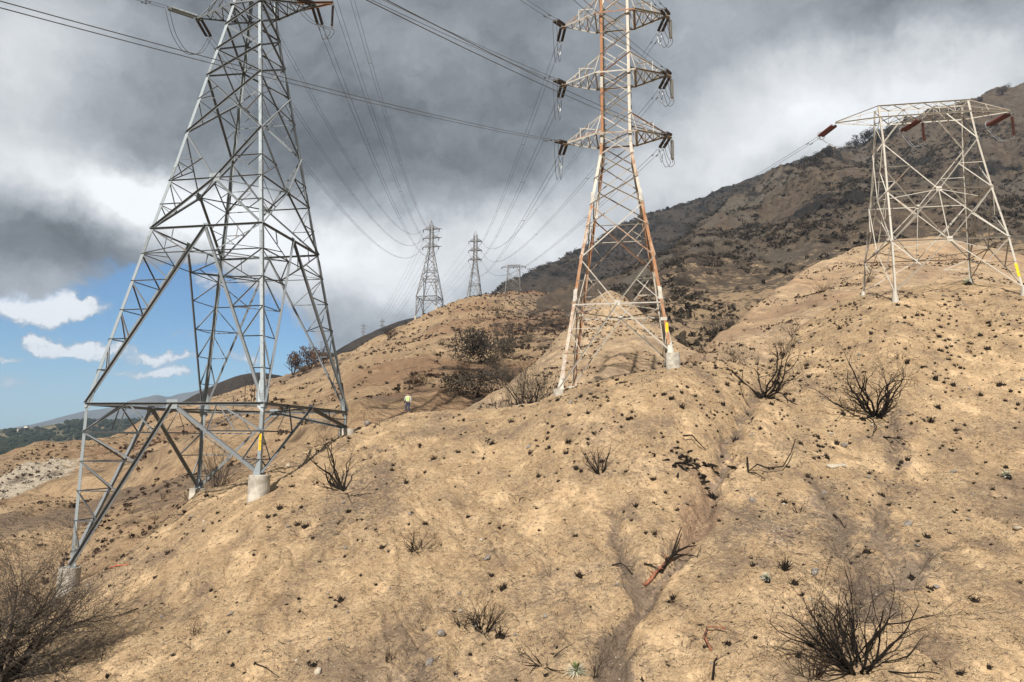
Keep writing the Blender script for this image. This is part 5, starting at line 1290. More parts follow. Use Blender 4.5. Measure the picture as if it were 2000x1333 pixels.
# leafless tree at the bottom left
p = hit(-20, 1335); rng = random.Random(77); tw = MB(); tk = MB()
root = tag(empty('leafless_tree', p), 'large leafless grey tree filling the bottom left corner', 'tree')
for i in range(11):
    a = rng.uniform(0, 2*math.pi); e = rng.uniform(0.2, 1.0); d = Vector((math.cos(a)*e+0.38, math.sin(a)*e*0.8+0.25, 1.0))
    P_ = Vector((rng.gauss(0, .2), rng.gauss(0, .2), -0.3)); L = rng.uniform(3.0, 4.2); n = 9; pts = [P_.copy()]; rad = [0.12]
    d.normalize()
    for j in range(n):
        d = (d+Vector((rng.gauss(0, .18), rng.gauss(0, .18), rng.gauss(0, .14)))).normalized(); P_ = P_+d*L/n; pts.append(P_.copy()); rad.append(0.12*(1-0.75*(j+1)/n))
        if j > 1:
            for _ in range(3):
                q = (d+Vector((rng.gauss(0, .8), rng.gauss(0, .8), rng.gauss(0, .5)))).normalized(); branch(tw, P_, q, rng.uniform(1.3, 2.9), 0.022, 3, rng, 0.30, 0.03, 4.0, 3, 6)
    tk.tube(pts, rad, 7, cap=False)
tk.build('trunk', M['twig'], root); tw.build('crown', M['twig'], root); root.scale = (1.05, 1.05, 1.15)

# ------------------------------------------------------------------ other single things on the slope
def stick(pts, r, mat, label, name='fallen_branch', cat='branch', group=None, extra=()):
    P = [hit(*q[:2])+Vector((0, 0, q[2] if len(q) > 2 else 0.05)) for q in pts]; o0 = P[0].copy(); mb = MB(); n = len(P)
    mb.tube([q-o0 for q in P], [r*(1-0.6*i/(n-1)) for i in range(n)], 7)
    rng = random.Random(len(label))
    for i in range(1, n):
        if rng.random() < 0.6: branch(mb, P[i]-o0, Vector((rng.gauss(0, 1), rng.gauss(0, 1), rng.uniform(0, .8))), rng.uniform(0.25, 0.7), r*0.4, 1, rng, 0.35, 0.02, 1.5, 4)
    o = mb.build(name, M[mat], smooth=True); o.location = o0; return tag(o, label, cat, group)


G2 = 'fallen branches on the sandy slope'
stick([(1258, 1146), (1272, 1136, .1), (1280, 1128, .2), (1288, 1120, .22), (1300, 1110, .25), (1313, 1103, .3)], 0.095, 'redbark', 'peeled red manzanita log lying in the gully under black branches', group=G2)
stick([(1290, 1122, .1), (1305, 1108, .35), (1325, 1098, .5), (1345, 1088, .5)], 0.10, 'char', 'thick black branch crossing the red log in the gully', group=G2)
stick([(1310, 1100, .2), (1322, 1085, .7), (1332, 1070, 1.0)], 0.05, 'char', 'black fork standing up above the red log in the gully', group=G2)
stick([(1258, 1106, .1), (1270, 1112, .2), (1283, 1116, .15)], 0.05, 'char', 'short black stub left of the red log', group=G2)
stick([(1300, 1102, .2), (1320, 1096, .3), (1350, 1092, .15), (1362, 1091, .1)], 0.05, 'char', 'thin black branch pointing right from the red log', group=G2)
stick([(1195, 1107, .05), (1212, 1109, .2), (1224, 1116, .2), (1236, 1124, .05)], 0.045, 'char', 'curved thin black stick left of the gully', group=G2)
stick([(1390, 1272, .0), (1376, 1256, .25), (1382, 1243, .35), (1400, 1240, .3), (1419, 1241, .2)], 0.05, 'redbark', 'small red bent branch at the bottom, right of the gully', group=G2)
stick([(1335, 862, .3), (1352, 866, .5), (1364, 875, .35), (1378, 883, .1)], 0.06, 'char', 'curved black branch just above the black char heap', group=G2)
stick([(1460, 914, .6), (1462, 926, .15), (1480, 924, .5), (1500, 928, .4), (1530, 925, .4), (1547, 912, .9), (1555, 898, 1.2)], 0.06, 'char', 'long arched black branch lying right of the char heap', group=G2)
stick([(1462, 926, .1), (1478, 932, .2), (1495, 938, .05)], 0.04, 'char', 'short black branch under the left end of the long arched one', group=G2)
stick([(1628, 1009, .1), (1640, 1020, .15), (1650, 1033, .05)], 0.045, 'char_brown', 'dark red stick lying on grey gravel, right of centre', group=G2)
stick([(213, 1113, .08), (228, 1109, .12), (252, 1105, .05)], 0.045, 'orange_pipe', 'orange strip lying in the tower shadow near the leftmost footing', name='orange_strip', cat='strip')
stick([(658, 1026, .05), (672, 1015, .15)], 0.035, 'char_brown', 'short reddish stick below the twisted charred trunk', group=G2)
stick([(1345, 1333, .1), (1400, 1322, .5)] if False else [(1392, 1333, .1), (1396, 1318, .45), (1402, 1312, .5)], 0.05, 'char', 'black stub at the bottom edge, right of the white yucca', group=G2)
stick([(500, 1300, .05), (520, 1310, .1), (545, 1326, .05)], 0.03, 'char_brown', 'brown stick at the bottom edge, left of centre', group=G2)
stick([(270, 1190, .05), (235, 1205, .1), (200, 1213, .1), (175, 1222, .05)], 0.03, 'char', 'long thin dead branch on the left slope below the leftmost footing', group=G2)

# heap of charred wood
rng = random.Random(5); c = hit(1352, 905)
root = tag(empty('char_heap', c), 'black heap of charred wood and ash on the reddish scar', 'char heap')
for i in range(46):
    mb = MB(); x0 = Vector((rng.gauss(0, .95), rng.gauss(0, .42), 0)); d = Vector((rng.gauss(0, 1), rng.gauss(0, .6), rng.gauss(0.1, .3))).normalized()*rng.uniform(0.25, 0.8)
    zz = float(hillA.h(np.array([c.x+x0.x]), np.array([c.y+x0.y]))[0])-c.z+0.08; x0.z = zz
    if i > 34: x0 = Vector((rng.gauss(0.45, .2), rng.uniform(-2.2, -0.6), 0)); x0.z = float(hillA.h(np.array([c.x+x0.x]), np.array([c.y+x0.y]))[0])-c.z+0.06
    mb.tube([x0-d*0.5, x0-d*0.15+Vector((0, rng.gauss(0, .08), .03)), x0+d*0.2+Vector((rng.gauss(0, .08), 0, .05)), x0+d*0.5], [0.03, 0.075, 0.06, 0.02], 6); mb.build('charred_log', M['char'], root)


def yucca(px, py, s, label, black=False):
    rng = random.Random(int(px)); p = hit(px, py); root = tag(empty('yucca', p), label, 'plant'); mb = MB(); gb = MB()
    for i in range(110):
        a = rng.uniform(0, 2*math.pi); el = rng.uniform(-0.05, 1.35); d = Vector((math.cos(a)*math.cos(el), math.sin(a)*math.cos(el), math.sin(el))); L = s*rng.uniform(0.65, 1.05); sd = d.cross(Vector((0, 0, 1))).normalized()*s*0.035
        tgt = gb if (el > 0.9 and not black) else mb; mid = d*L*0.5+Vector((0, 0, 0.03)); tip = d*L+Vector((0, 0, -L*0.1))
        k_ = len(tgt.v); z0 = Vector((0, 0, 0.1)); th = Vector((0, 0, 0.012))
        tgt.add([z0-sd, z0+sd, mid+sd*0.9, mid-sd*0.9, tip, z0-sd*0+th, mid+th], [(0, 1, 2, 3), (3, 2, 4), (0, 5, 1), (3, 6, 2)], 0.5)
    mb.build('leaves', M['yucca'], root)
    if gb.v: gb.build('heart', M['yucca_green'], root)
    if black:
        cb = MB(); cb.lathe([(0.0, 0.28*s), (0.22*s, 0.24*s), (0.32*s, 0.1*s), (0.3*s, -0.2)], 12, Matrix.Translation(Vector((0, -0.25*s, 0)))); cb.build('charred_base', M['char'], root)


yucca(1124, 1316, 0.62, 'white and green spiky yucca at the bottom edge of the photo')
yucca(1966, 932, 0.55, 'pale yucca with a charred black base at the right edge', True)
yucca(1889, 556, 0.9, 'pale spiky tuft with black base on the knoll between the legs of the cream tower', True)
yucca(1497, 1133, 0.42, 'small dark spiky clump left of the upright black tuft', True)


def spike_tuft(px, py, s, label):
    rng = random.Random(int(px*3)); mb = MB()
    for i in range(60):
        a = rng.uniform(0, 2*math.pi); el = rng.uniform(0.5, 1.5); d = Vector((math.cos(a)*math.cos(el), math.sin(a)*math.cos(el), math.sin(el))); b0 = Vector((rng.gauss(0, .07), rng.gauss(0, .07), 0))*s*2
        mb.tube([b0, b0+d*s*rng.uniform(.4, 1.0)], [0.022*s*2, 0.004], 3, cap=False)
    o = mb.build('charred_tuft', M['stub']); o.location = hit(px, py); tag(o, label, 'tuft')


spike_tuft(1534, 1114, 0.62, 'upright black grass tuft above the left side of the largest charred bush')
spike_tuft(1110, 866, 0.45, 'lone black tuft above the small forked shrub')
spike_tuft(1818, 826, 0.5, 'round black tuft right of the domed charred bush')
spike_tuft(905, 1243-420, 0.35, 'small black tuft on the crest right of the standing person')

# ------------------------------------------------------------------ charred stubs, stones, litter scattered over the slope
def PPX(x, y, z):
    c, s_ = math.cos(PIT), math.sin(PIT); yf = y*c+z*s_; zu = -y*s_+z*c; u = x/yf; v = zu/yf
    c, s_ = math.cos(ROL), math.sin(ROL); return 1000+FPX*(u*c-v*s_), 666.5-FPX*(u*s_+v*c)


def scatter(n, dens, seed, th=(-40, 38), rr=(26, 80), sheet=None, area=True):
    rs = np.random.RandomState(seed); sheet = sheet or hillA; out = []
    m = n*14; t = np.radians(rs.uniform(th[0], th[1], m)); r = np.sqrt(rs.uniform(rr[0]**2, rr[1]**2, m)); x = r*np.sin(t); y = r*np.cos(t); z = sheet.h(x, y)
    px, py = PPX(x, y, z); ok = rs.rand(m) < dens(px, py, x, y); ok &= (px > -60) & (px < 2060) & (py < 1360)
    i = np.nonzero(ok)[0][:n]; return [Vector((x[j], y[j], z[j])) for j in i], rs


gs = lambda px, py, cx, cy, sx, sy: np.exp(-((px-cx)/sx)**2-((py-cy)/sy)**2)


def dstub(px, py, x, y):
    d = 0.22+0.9*gs(px, py, 1800, 690, 320, 180)+0.6*gs(px, py, 1300, 775, 200, 60)+0.55*gs(px, py, 1600, 880, 260, 100)+0.5*gs(px, py, 1130, 860, 160, 60)+0.7*gs(px, py, 1410, 1225, 50, 30)+0.15*gs(px, py, 540, 1030, 120, 60)+0.25*gs(px, py, 330, 1090, 60, 40)
    return d*np.clip(0.65+1.6*fbm(x, y, 3.0, 3, 0.6, 201), 0.05, 1.6)*0.8


def stub_mesh(seed):
    rng = random.Random(seed); mb = MB(); prof = [(0.0, 0.055), (0.04, 0.05), (0.075, 0.025), (0.085, -0.03)]; mb.lathe(prof, 7, None, 0.2)
    mb.v = [(x*(1+rng.uniform(-.3, .3)), y*(1+rng.uniform(-.3, .3)), z*(1+rng.uniform(-.2, .4))) for x, y, z in mb.v]
    for i in range(16):
        a = rng.uniform(0, 2*math.pi); el = rng.uniform(0.2, 1.4); d = Vector((math.cos(a)*math.cos(el), math.sin(a)*math.cos(el), math.sin(el))); b0 = Vector((rng.gauss(0, .03), rng.gauss(0, .03), 0.01)); mb.tube([b0, b0+d*rng.uniform(.07, .17)], [0.012, 0.004], 3, cap=False)
    return mb


pts, rs = scatter(2900, dstub, 301)
pts.sort(key=lambda p: p.length)
protos = [stub_mesh(60+i) for i in range(5)]
big = [i for i in range(len(pts))]
stub_objs = []
for i, p in enumerate(pts[:290]):
    k_ = i % 5
    if i < 5: o = protos[k_].build('charred_stub', M['stub']); stub_objs.append(o)
    else: o = stub_objs[k_].copy(); COL.objects.link(o)
    s_ = min(float(np.exp(rs.normal(-0.22, 0.5))), 2.6); o.location = p-Vector((0, 0, 0.02*s_)); o.scale = (s_*rs.uniform(.7, 1.4), s_, s_*rs.uniform(0.5, 1.2)); o.rotation_euler = (rs.uniform(-.2, .2), rs.uniform(-.2, .2), rs.uniform(0, 6.28))
    tag(o, 'small black charred grass stub dotted on the sandy slope', 'grass stub', 'charred grass stubs on the sandy slope')
mb = MB()
for p in pts[290:]:
    q = protos[rs.randint(5)]; s_ = min(float(np.exp(rs.normal(-0.22, 0.5))), 2.4); a = rs.uniform(0, 6.28); c, s2 = math.cos(a)*s_, math.sin(a)*s_
    mb.add([(p.x+x*c-y*s2, p.y+x*s2+y*c, p.z+z*s_) for x, y, z in q.v], q.f, 0.3)
tag(mb.build('grass_stubs', M['stub']), 'countless small charred grass stubs higher on the slope', 'grass stubs', kind='stuff')


def rock_mesh(seed, sub=2):
    import bmesh
    bm = bmesh.new(); bmesh.ops.create_icosphere(bm, subdivisions=sub, radius=1.0); rs_ = np.random.RandomState(seed); k_ = rs_.normal(size=(7, 3)); k_ /= np.linalg.norm(k_, axis=1)[:, None]; cut = rs_.uniform(0.5, 0.85, 7)
    mb = MB()
    for v in bm.verts:
        c = np.array(v.co)
        for kk, ct in zip(k_, cut):
            e = c @ kk
            if e > ct: c = c-kk*(e-ct)
        mb.v.append(tuple(c*np.array([1, 0.8, 0.62]))); mb.t.append(0.5)
    mb.f = [tuple(v.index for v in f.verts) for f in bm.faces]; bm.free(); return mb


rp = [rock_mesh(400+i) for i in range(6)]; robj = []
pts, rs = scatter(270, lambda px, py, x, y: 0.25+0.5*gs(px, py, 900, 1230, 200, 120)+0.5*gs(px, py, 1600, 1100, 300, 150), 311)
for i, p in enumerate(pts):
    pale = rs.rand() < 0.25; mname = 'rock_pale' if pale else 'rock_grey'
    if i < 12: o = rp[i % 6].build('stone', M['rock_grey' if i < 6 else 'rock_pale']); robj.append(o); pale = i >= 6
    else: o = robj[rs.randint(6)+(6 if pale else 0)].copy(); COL.objects.link(o)
    s_ = 0.05+0.22*rs.rand()**3; o.location = p+Vector((0, 0, s_*0.25)); o.scale = (s_, s_, s_); o.rotation_euler = (rs.uniform(-.5, .5), rs.uniform(-.5, .5), rs.uniform(0, 6.28))
    tag(o, 'small pale stone lying on the sandy slope' if pale else 'small grey stone lying on the sandy slope', 'stone', 'pale stones on the slope' if pale else 'grey stones on the slope')
for px, py, s_, mt, lab in ((840, 1296, 0.30, 'rock_grey', 'oblong grey boulder near the bottom edge, left of the yucca'), (1645, 905 if False else 912, 0.35, 'rock_pale', 'pale angular rock above the long arched branch'), (1627, 914, 0.42, 'rock_pale', 'largest pale rock, right of the long arched branch'), (1648, 872, 0.36, 'rock_grey', 'pale grey slab upslope of the largest pale rock'),
                            (900, 1195, 0.22, 'rock_pale', 'pale stone above the smaller stubby tangle'), (1829, 1149, 0.2, 'rock_grey', 'squarish grey stone right of the largest bush'), (862, 1240, 0.3, 'rock_grey', 'dark grey rock left of the smaller stubby tangle'), (718, 826, 0.6, 'rock_grey', 'dark rounded boulder on the crest between tower leg and person'), (680, 1197, 0.16, 'rock_grey', 'dark stone in the middle of the lower left slope'),
                            (450, 1200, 0.17, 'rock_grey', 'dark tilted stone on the lower left slope'), (1592, 1115, 0.2, 'rock_grey', 'round grey stone right of the upright black tuft')):
    o = robj[int(px) % 6].copy(); o.data = robj[int(px) % 6].data.copy(); o.data.materials.clear(); o.data.materials.append(M[mt]); COL.objects.link(o); o.location = hit(px, py)+Vector((0, 0, s_*0.2)); o.scale = (s_, s_*0.8, s_*0.8); o.rotation_euler = (0.1, 0.2, px)
    if 'group' in o: del o['group']
    tag(o, lab, 'rock')

# pebbles and twig litter
rs = np.random.RandomState(321); mbp = MB(); mbd = MB(); tl = MB()
m = 60000; t = np.radians(rs.uniform(-40, 38, m)); r = 24*np.exp(rs.rand(m)*math.log(80/24)); x = r*np.sin(t); y = r*np.cos(t); z = hillA.h(x, y)
clump = fbm(x, y, 5, 3, 0.6, 205); keep = rs.rand(m) < np.clip(0.35+1.4*clump, 0.05, 1)
for j in np.nonzero(keep)[0][:24000]:
    s_ = 0.012*np.exp(rs.rand()**2.0*1.5)*(r[j]/35)**0.5; c = (x[j], y[j], z[j]+s_*0.3); tgt = mbp if rs.rand() < 0.3 else mbd
    a = rs.uniform(0, 6.28); vs = [(c[0]+s_*math.cos(a+q*1.57)*rs.uniform(.7, 1.2), c[1]+s_*math.sin(a+q*1.57)*rs.uniform(.7, 1.2), c[2]) for q in range(4)]+[(c[0], c[1], c[2]+s_*0.8), (c[0], c[1], c[2]-s_)]
    tgt.add(vs, [(0, 1, 4), (1, 2, 4), (2, 3, 4), (3, 0, 4), (1, 0, 5), (2, 1, 5), (3, 2, 5), (0, 3, 5)], 0.5)
tag(mbp.build('pebbles', M['rock_pale']), 'pale pebbles strewn over the slope', 'pebbles', kind='stuff'); tag(mbd.build('dark_gravel', M['gravel']), 'dark gravel strewn over the slope', 'gravel', kind='stuff')
rng = random.Random(9)
for j in np.nonzero(~keep | (clump > 0.1))[0][:6000]:
    a = rng.uniform(0, 6.28); L = rng.uniform(0.08, 0.5)*(1.6 if rng.random() < .1 else 1); p0 = Vector((x[j], y[j], z[j]+0.025)); d = Vector((math.cos(a), math.sin(a), 0))
    x1, y1 = x[j]+d.x*L, y[j]+d.y*L; tl.tube([p0, p0+d*L*0.5+Vector((rng.gauss(0, .04), rng.gauss(0, .04), 0.05+L*rng.uniform(-.1, .25))), p0+d*L+Vector((0, 0, L*rng.uniform(-.1, .3)))], [0.012, 0.009, 0.004], 3, cap=False)
tag(tl.build('twig_litter', M['char_brown']), 'burned twig litter strewn over the slope', 'litter', kind='stuff')

# ------------------------------------------------------------------ bushes on the middle and far slopes
vb = [shrub_mesh('b', 'twig', 500+i, stems=26, h=1.0, spread=1.15, r=0.02, lev=2, wig=0.35, kids=3.0, base=0.12) for i in range(4)]
vs_ = [shrub_mesh('b', 'char', 520+i, stems=9, h=1.0, spread=0.9, r=0.022, lev=2, wig=0.4, kids=2.2, base=0.08) for i in range(4)]


def crown_mesh(seed, n=260, ry=1.0, h=1.0, leaf=0.16, lobes=7):
    """foliage of many small leaf clumps over uneven lobes"""
    rng = random.Random(seed); mb = MB(); lb = [(Vector((rng.gauss(0, .42), rng.gauss(0, .42), rng.uniform(0.3, 0.85)*h)), rng.uniform(0.28, 0.5)) for _ in range(lobes)]
    for i in range(n):
        c, r_ = rng.choice(lb); d = Vector((rng.gauss(0, 1), rng.gauss(0, 1), rng.gauss(0, 1)+0.1)).normalized(); p = c+d*r_*rng.uniform(0.7, 1.05)
        a = Vector((rng.gauss(0, 1), rng.gauss(0, 1), rng.gauss(0, 1))).normalized(); b_ = d.cross(a).normalized(); s1 = leaf*rng.uniform(.4, 1.1)
        mb.add([p-a*s1, p+b_*s1*0.7, p+a*s1, p-b_*s1*0.7], [(0, 1, 2, 3)], rng.random())
    return mb


def cluster(sheet, n, th, rr, dens, protos_, mat, size, label, group, name='dead_bush', cat='bush', seed=1, lo=0.0):
    pts, rs = scatter(n, dens, seed, th, rr, sheet); objs = []
    for i, p in enumerate(pts):
        k_ = rs.randint(len(protos_)) if i >= len(protos_) else i
        if i < len(protos_): o = protos_[k_].build(name, M[mat]); objs.append(o)
        else: o = objs[k_].copy(); COL.objects.link(o)
        s_ = size[0]+(size[1]-size[0])*rs.rand()**2; o.location = p-Vector((0, 0, lo*s_)); o.scale = (s_, s_, s_*rs.uniform(.6, 1.0)); o.rotation_euler = (0, 0, rs.uniform(0, 6.28)); tag(o, label, cat, group)


nz = lambda lam, sd, a=0.4, b_=1.6: (lambda px, py, x, y: np.clip(a+b_*fbm(x, y, lam, 3, 0.6, sd), 0, 1))
cluster(hillC, 210, (-26, 6), (95, 440), lambda px, py, x, y: np.clip(0.25+1.4*fbm(x, y, 50, 3, .6, 210)+0.8*np.clip((px-880)/200, 0, 1), 0, 1), vs_, 'char_brown', (0.9, 2.6), 'small charred bush dotted on the long middle ridge', 'bushes on the middle ridge', name='charred_bush', seed=601)
cluster(hillC, 60, (-6, 6), (130, 420), lambda px, py, x, y: np.clip(0.9*gs(px, py, 1020, 660, 90, 60)+gs(px, py, 945, 755, 60, 40), 0, 1), vb, 'twig_far', (2.0, 4.5), 'grey burned bush in the ravine of the middle ridge', 'bushes in the ravine', seed=602)
cluster(hillB, 70, (-46, -14), (75, 200), nz(30, 211), vs_, 'char_brown', (0.7, 2.0), 'small charred bush dotted on the tan foothill at the left', 'bushes on the left foothill', seed=603)
cluster(hillD, 60, (-3, 17), (85, 165), nz(20, 212), vs_, 'char_brown', (0.5, 1.6), 'small charred bush dotted on the bright spur behind the rust streaked tower', 'bushes on the bright spur', seed=604)
cluster(hillE, 90, (14, 38), (88, 190), nz(20, 213), vs_, 'char_brown', (0.5, 1.7), 'small charred bush dotted on the tan spur behind the cream tower', 'bushes on the right spur', seed=605)
cf = [crown_mesh(700+i, 420, leaf=0.085, lobes=9) for i in range(4)]
cluster(hillF, 285, (8, 37), (200, 880), lambda px, py, x, y: np.clip(0.45+2.2*fbm(x, y, 90, 3, .6, 214), 0.0, 1)*np.clip(0.35+(y-200)/600, 0, 1), cf, 'leaf_dark', (2.5, 7.5), 'dark scrub oak dotted on the burned brown mountain', 'scrub oaks on the burned mountain', name='scrub_oak', seed=606, lo=0.25)
cluster(hillF, 170, (8, 37), (160, 700), nz(60, 215, 0.5), vb, 'twig', (2.0, 4.5), 'leafless grey bush dotted on the burned brown mountain', 'leafless bushes on the burned mountain', name='leafless_bush', seed=607)
cluster(hillG, 110, (-2, 26), (850, 1150), nz(90, 216, 0.5), cf, 'leaf_dark', (6, 12), 'black scrub on the dark shoulder of the mountain', 'scrub on the dark shoulder', name='scrub_oak', seed=608, lo=0.3)


def bush_at(sheet, px, py, s_, label, mat='twig_far', lo=60, hi=900, sx=1.0, seed=0, sink=0.1, mk=None, name='dead_bush', cat='bush'):
    src = mk or shrub_mesh('b', mat, 800+seed, stems=70, h=1.0, spread=1.1, r=0.012, lev=3, wig=0.3, kids=3.2, base=0.3)
    o = src.build(name, M[mat]); o.location = sheet.hit(px, py, lo, hi)-Vector((0, 0, s_*sink)); o.scale = (s_*sx, s_*sx, s_); o.rotation_euler = (0, 0, seed); tag(o, label, cat)


bush_at(hillC, 932, 712, 8.2, 'biggest rounded grey scrub oak on the middle ridge, above the ravine', seed=1, sx=0.82, mk=crown_mesh(901, 3200, leaf=0.045, lobes=20))
bush_at(hillC, 985, 702, 5.4, 'second grey oak just right of the biggest rounded one', seed=2, sx=0.7, mk=crown_mesh(902, 2000, leaf=0.045, lobes=12))
bush_at(hillC, 925, 775, 4.2, 'wide grey scrub patch low in the ravine behind the person', seed=3, sx=1.15, mk=crown_mesh(903, 2600, leaf=0.045, lobes=20))
bush_at(hillC, 975, 738, 2.8, 'grey scrub in the ravine bottom, left of the bright spur', seed=4, sx=1.3)
bush_at(hillC, 1030, 668, 3.2, 'grey bush near the top of the bright spur edge', seed=5)
bush_at(hillC, 819, 755, 2.3, 'spiky brown bush on the middle ridge directly above the person', mat='char_brown', seed=6)
bush_at(hillC, 905, 745, 3.4, 'upright reddish scrub left of the ravine', mat='char_brown', seed=7, sx=0.5)
bush_at(hillC, 765, 660, 5.0, 'row of dead brush near the crest of the middle ridge', mat='char_brown', seed=8, sx=0.9)
bush_at(hillF, 1410, 652, 5.5, 'dark bush in the gap between the rust streaked tower and the right spur', seed=9, sx=1.1, mat='twig', lo=100)
bush_at(hillF, 1338, 560, 8, 'dark leafless tree on the brown slope right of the rust streaked tower', seed=10, sx=0.6, mat='twig', lo=150)
def scrub(sheet, n, th, rr, dens, size, mat, label, seed, leaf=0.5):
    pts, rs = scatter(n, dens, seed, th, rr, sheet); mb = MB()
    for p in pts:
        s_ = size[0]+(size[1]-size[0])*rs.rand()**2; q = rs.normal(size=(9, 3)); q /= np.linalg.norm(q, axis=1)[:, None]
        for k_ in range(7):
            c = p+Vector((q[k_][0]*0.6, q[k_][1]*0.6, abs(q[k_][2])*0.5+0.15))*s_; a = Vector(q[(k_+1) % 9])*s_*leaf*rs.uniform(.5, 1.1); b_ = Vector(q[(k_+2) % 9])*s_*leaf*rs.uniform(.5, 1.1)
            mb.add([c-a, c+b_, c+a, c-b_], [(0, 1, 2, 3)], rs.rand())
    tag(mb.build('low_scrub', M[mat]), label, 'scrub', kind='stuff')


scrub(hillF, 9000, (6, 38), (170, 950), lambda px, py, x, y: np.clip(0.3+2.0*fbm(x, y, 70, 4, .6, 230), 0.03, 1), (0.8, 3.2), 'leaf_dark', 'low burned scrub covering the brown mountain', 701)
scrub(hillG, 3500, (-4, 27), (800, 1250), lambda px, py, x, y: np.clip(0.4+2.0*fbm(x, y, 90, 4, .6, 231), 0.05, 1), (1.5, 5), 'leaf_dark', 'low burned scrub covering the dark shoulder', 702)
scrub(hillC, 4200, (-28, 6), (95, 480), lambda px, py, x, y: np.clip(0.12+1.3*fbm(x, y, 30, 4, .6, 232)+1.1*np.clip((px-860)/200, 0, 1), 0.01, 1), (0.3, 1.2), 'char_brown', 'low burned scrub on the middle ridge', 703)
scrub(hillB, 1800, (-46, -12), (72, 205), lambda px, py, x, y: np.clip(0.1+1.6*fbm(x, y, 18, 4, .6, 233), 0.0, 1), (0.15, 0.6), 'char_brown', 'low burned scrub on the left foothill', 704)
scrub(hillD, 1600, (-3, 17), (82, 165), lambda px, py, x, y: np.clip(0.1+1.8*fbm(x, y, 10, 4, .6, 234), 0.0, 1), (0.12, 0.4), 'char_brown', 'low burned stubble on the bright spur', 705)
scrub(hillE, 2200, (14, 38), (88, 190), lambda px, py, x, y: np.clip(0.1+1.8*fbm(x, y, 10, 4, .6, 235), 0.0, 1), (0.12, 0.45), 'char_brown', 'low burned stubble on the right spur', 706)
# trees with trunks
def tree(sheet, px, py, h, label, mat='leaf_burnt', lo=200, hi=1400, seed=1, w=0.8, group=None, name='scorched_tree'):
    p = sheet.hit(px, py, lo, hi); root = tag(empty(name, p), label, 'tree', group); rng = random.Random(seed); tk = MB()
    for j in range(3): branch(tk, Vector((0, 0, -0.5)), Vector((rng.gauss(0, .25), rng.gauss(0, .25), 1)), h*0.85, h*0.035, 2, rng, 0.18, 0.05, 3, 4, 7)
    tk.build('trunk', M['char_brown'], root); cm = crown_mesh(seed+50, 1300, leaf=0.065, lobes=12); cr = cm.build('crown', M[mat], root); cr.scale = (h*w, h*w, h*0.75); cr.location = (0, 0, h*0.22)


for k_, (px, py, h_, lab, w_) in enumerate(((572, 733, 9.5, 'scorched brown tree at the ridge edge, leftmost of the cluster', .55), (606, 722, 10.5, 'tallest scorched brown tree of the ridge-edge cluster', .62), (632, 712, 6.0, 'low scorched tree at the right of the ridge-edge cluster', .8), (590, 732, 4.0, 'short dark bush between the two larger scorched trees', .8))):
    tree(hillC, px, py, h_, lab, seed=20+k_, w=w_, group='scorched trees at the ridge edge')
for k_, (px, py, h_, lab, w_) in enumerate(((1691, 284, 17, 'dark skyline tree, largest of the clump behind the left leg of the cream tower', .75), (1672, 288, 12, 'dark skyline tree left of the largest one', .8), (1718, 280, 15, 'dark skyline tree right of the largest one, seen through the cream tower', .8), (1740, 273, 13, 'dark skyline tree at the right end of the clump', .8), (1660, 291, 7, 'smallest dark skyline tree at the left end of the clump', .6),
                                             (1618, 306, 10, 'lone dark skyline tree left of the cream tower', .9), (1590, 322, 11, 'broad dark tree on the skyline farther down to the left', 1.0), (1540, 343, 5, 'low dark bush on the descending skyline', 1.0), (1960, 186, 11, 'grey bare tree high on the mountain skyline at the right', .7), (1879, 214, 7, 'small grey tree on the skyline above the right end of the beam', .7), (1915, 199, 6, 'smallest grey tree on the skyline at the upper right', .7))):
    tree(hillF, px, py, h_, lab, mat='leaf_dark' if k_ < 8 else 'twig', seed=40+k_, w=w_, group='skyline trees')
for k_, (px, py, h_) in enumerate(((477, 795, 9), (490, 790, 8), (495, 792, 9.5), (505, 786, 6), (455, 800, 5))):
    p = hillC.hit(px, py, 150, 420); mb = MB(); branch(mb, Vector((0, 0, -.5)), Vector((0, 0, 1)), h_, 0.16, 1, random.Random(k_), 0.03, 0.1, 2.5, 4); o = mb.build('burned_snag', M['char_brown']); o.location = p
    tag(o, 'bare charred tree pole on the brown ridge behind the big grey tower', 'dead tree', 'charred poles on the brown ridge')

# far woodland and houses
rs = np.random.RandomState(71); wd = MB(); bl = [rock_mesh(900+i, 1) for i in range(4)]
m = 9000; t = np.radians(rs.uniform(-42, -12, m)); r = 850*np.exp(rs.rand(m)*math.log(2000/850)); x = r*np.sin(t); y = r*np.cos(t); z = hillJ.h(x, y); n_ = fbm(x, y, 160, 4, .6, 220)
px, py = PPX(x, y, z); bare = gs(px, py, 70, 832, 55, 12)
cnt = 0
for j in range(m):
    if n_[j] < -0.28 or rs.rand() < bare[j]*1.3 or cnt > 5200: continue
    cnt += 1; q = bl[rs.randint(4)]; s_ = rs.uniform(4, 9.5); hz_ = rs.uniform(0.8, 1.4)
    wd.add([(x[j]+a*s_, y[j]+b_*s_, z[j]+s_*0.5+c*s_*hz_) for a, b_, c in q.v], q.f, rs.rand())
tag(wd.build('distant_woodland', M['leaf_green']), 'dark green wooded hills far off at the left edge', 'woodland', kind='stuff')
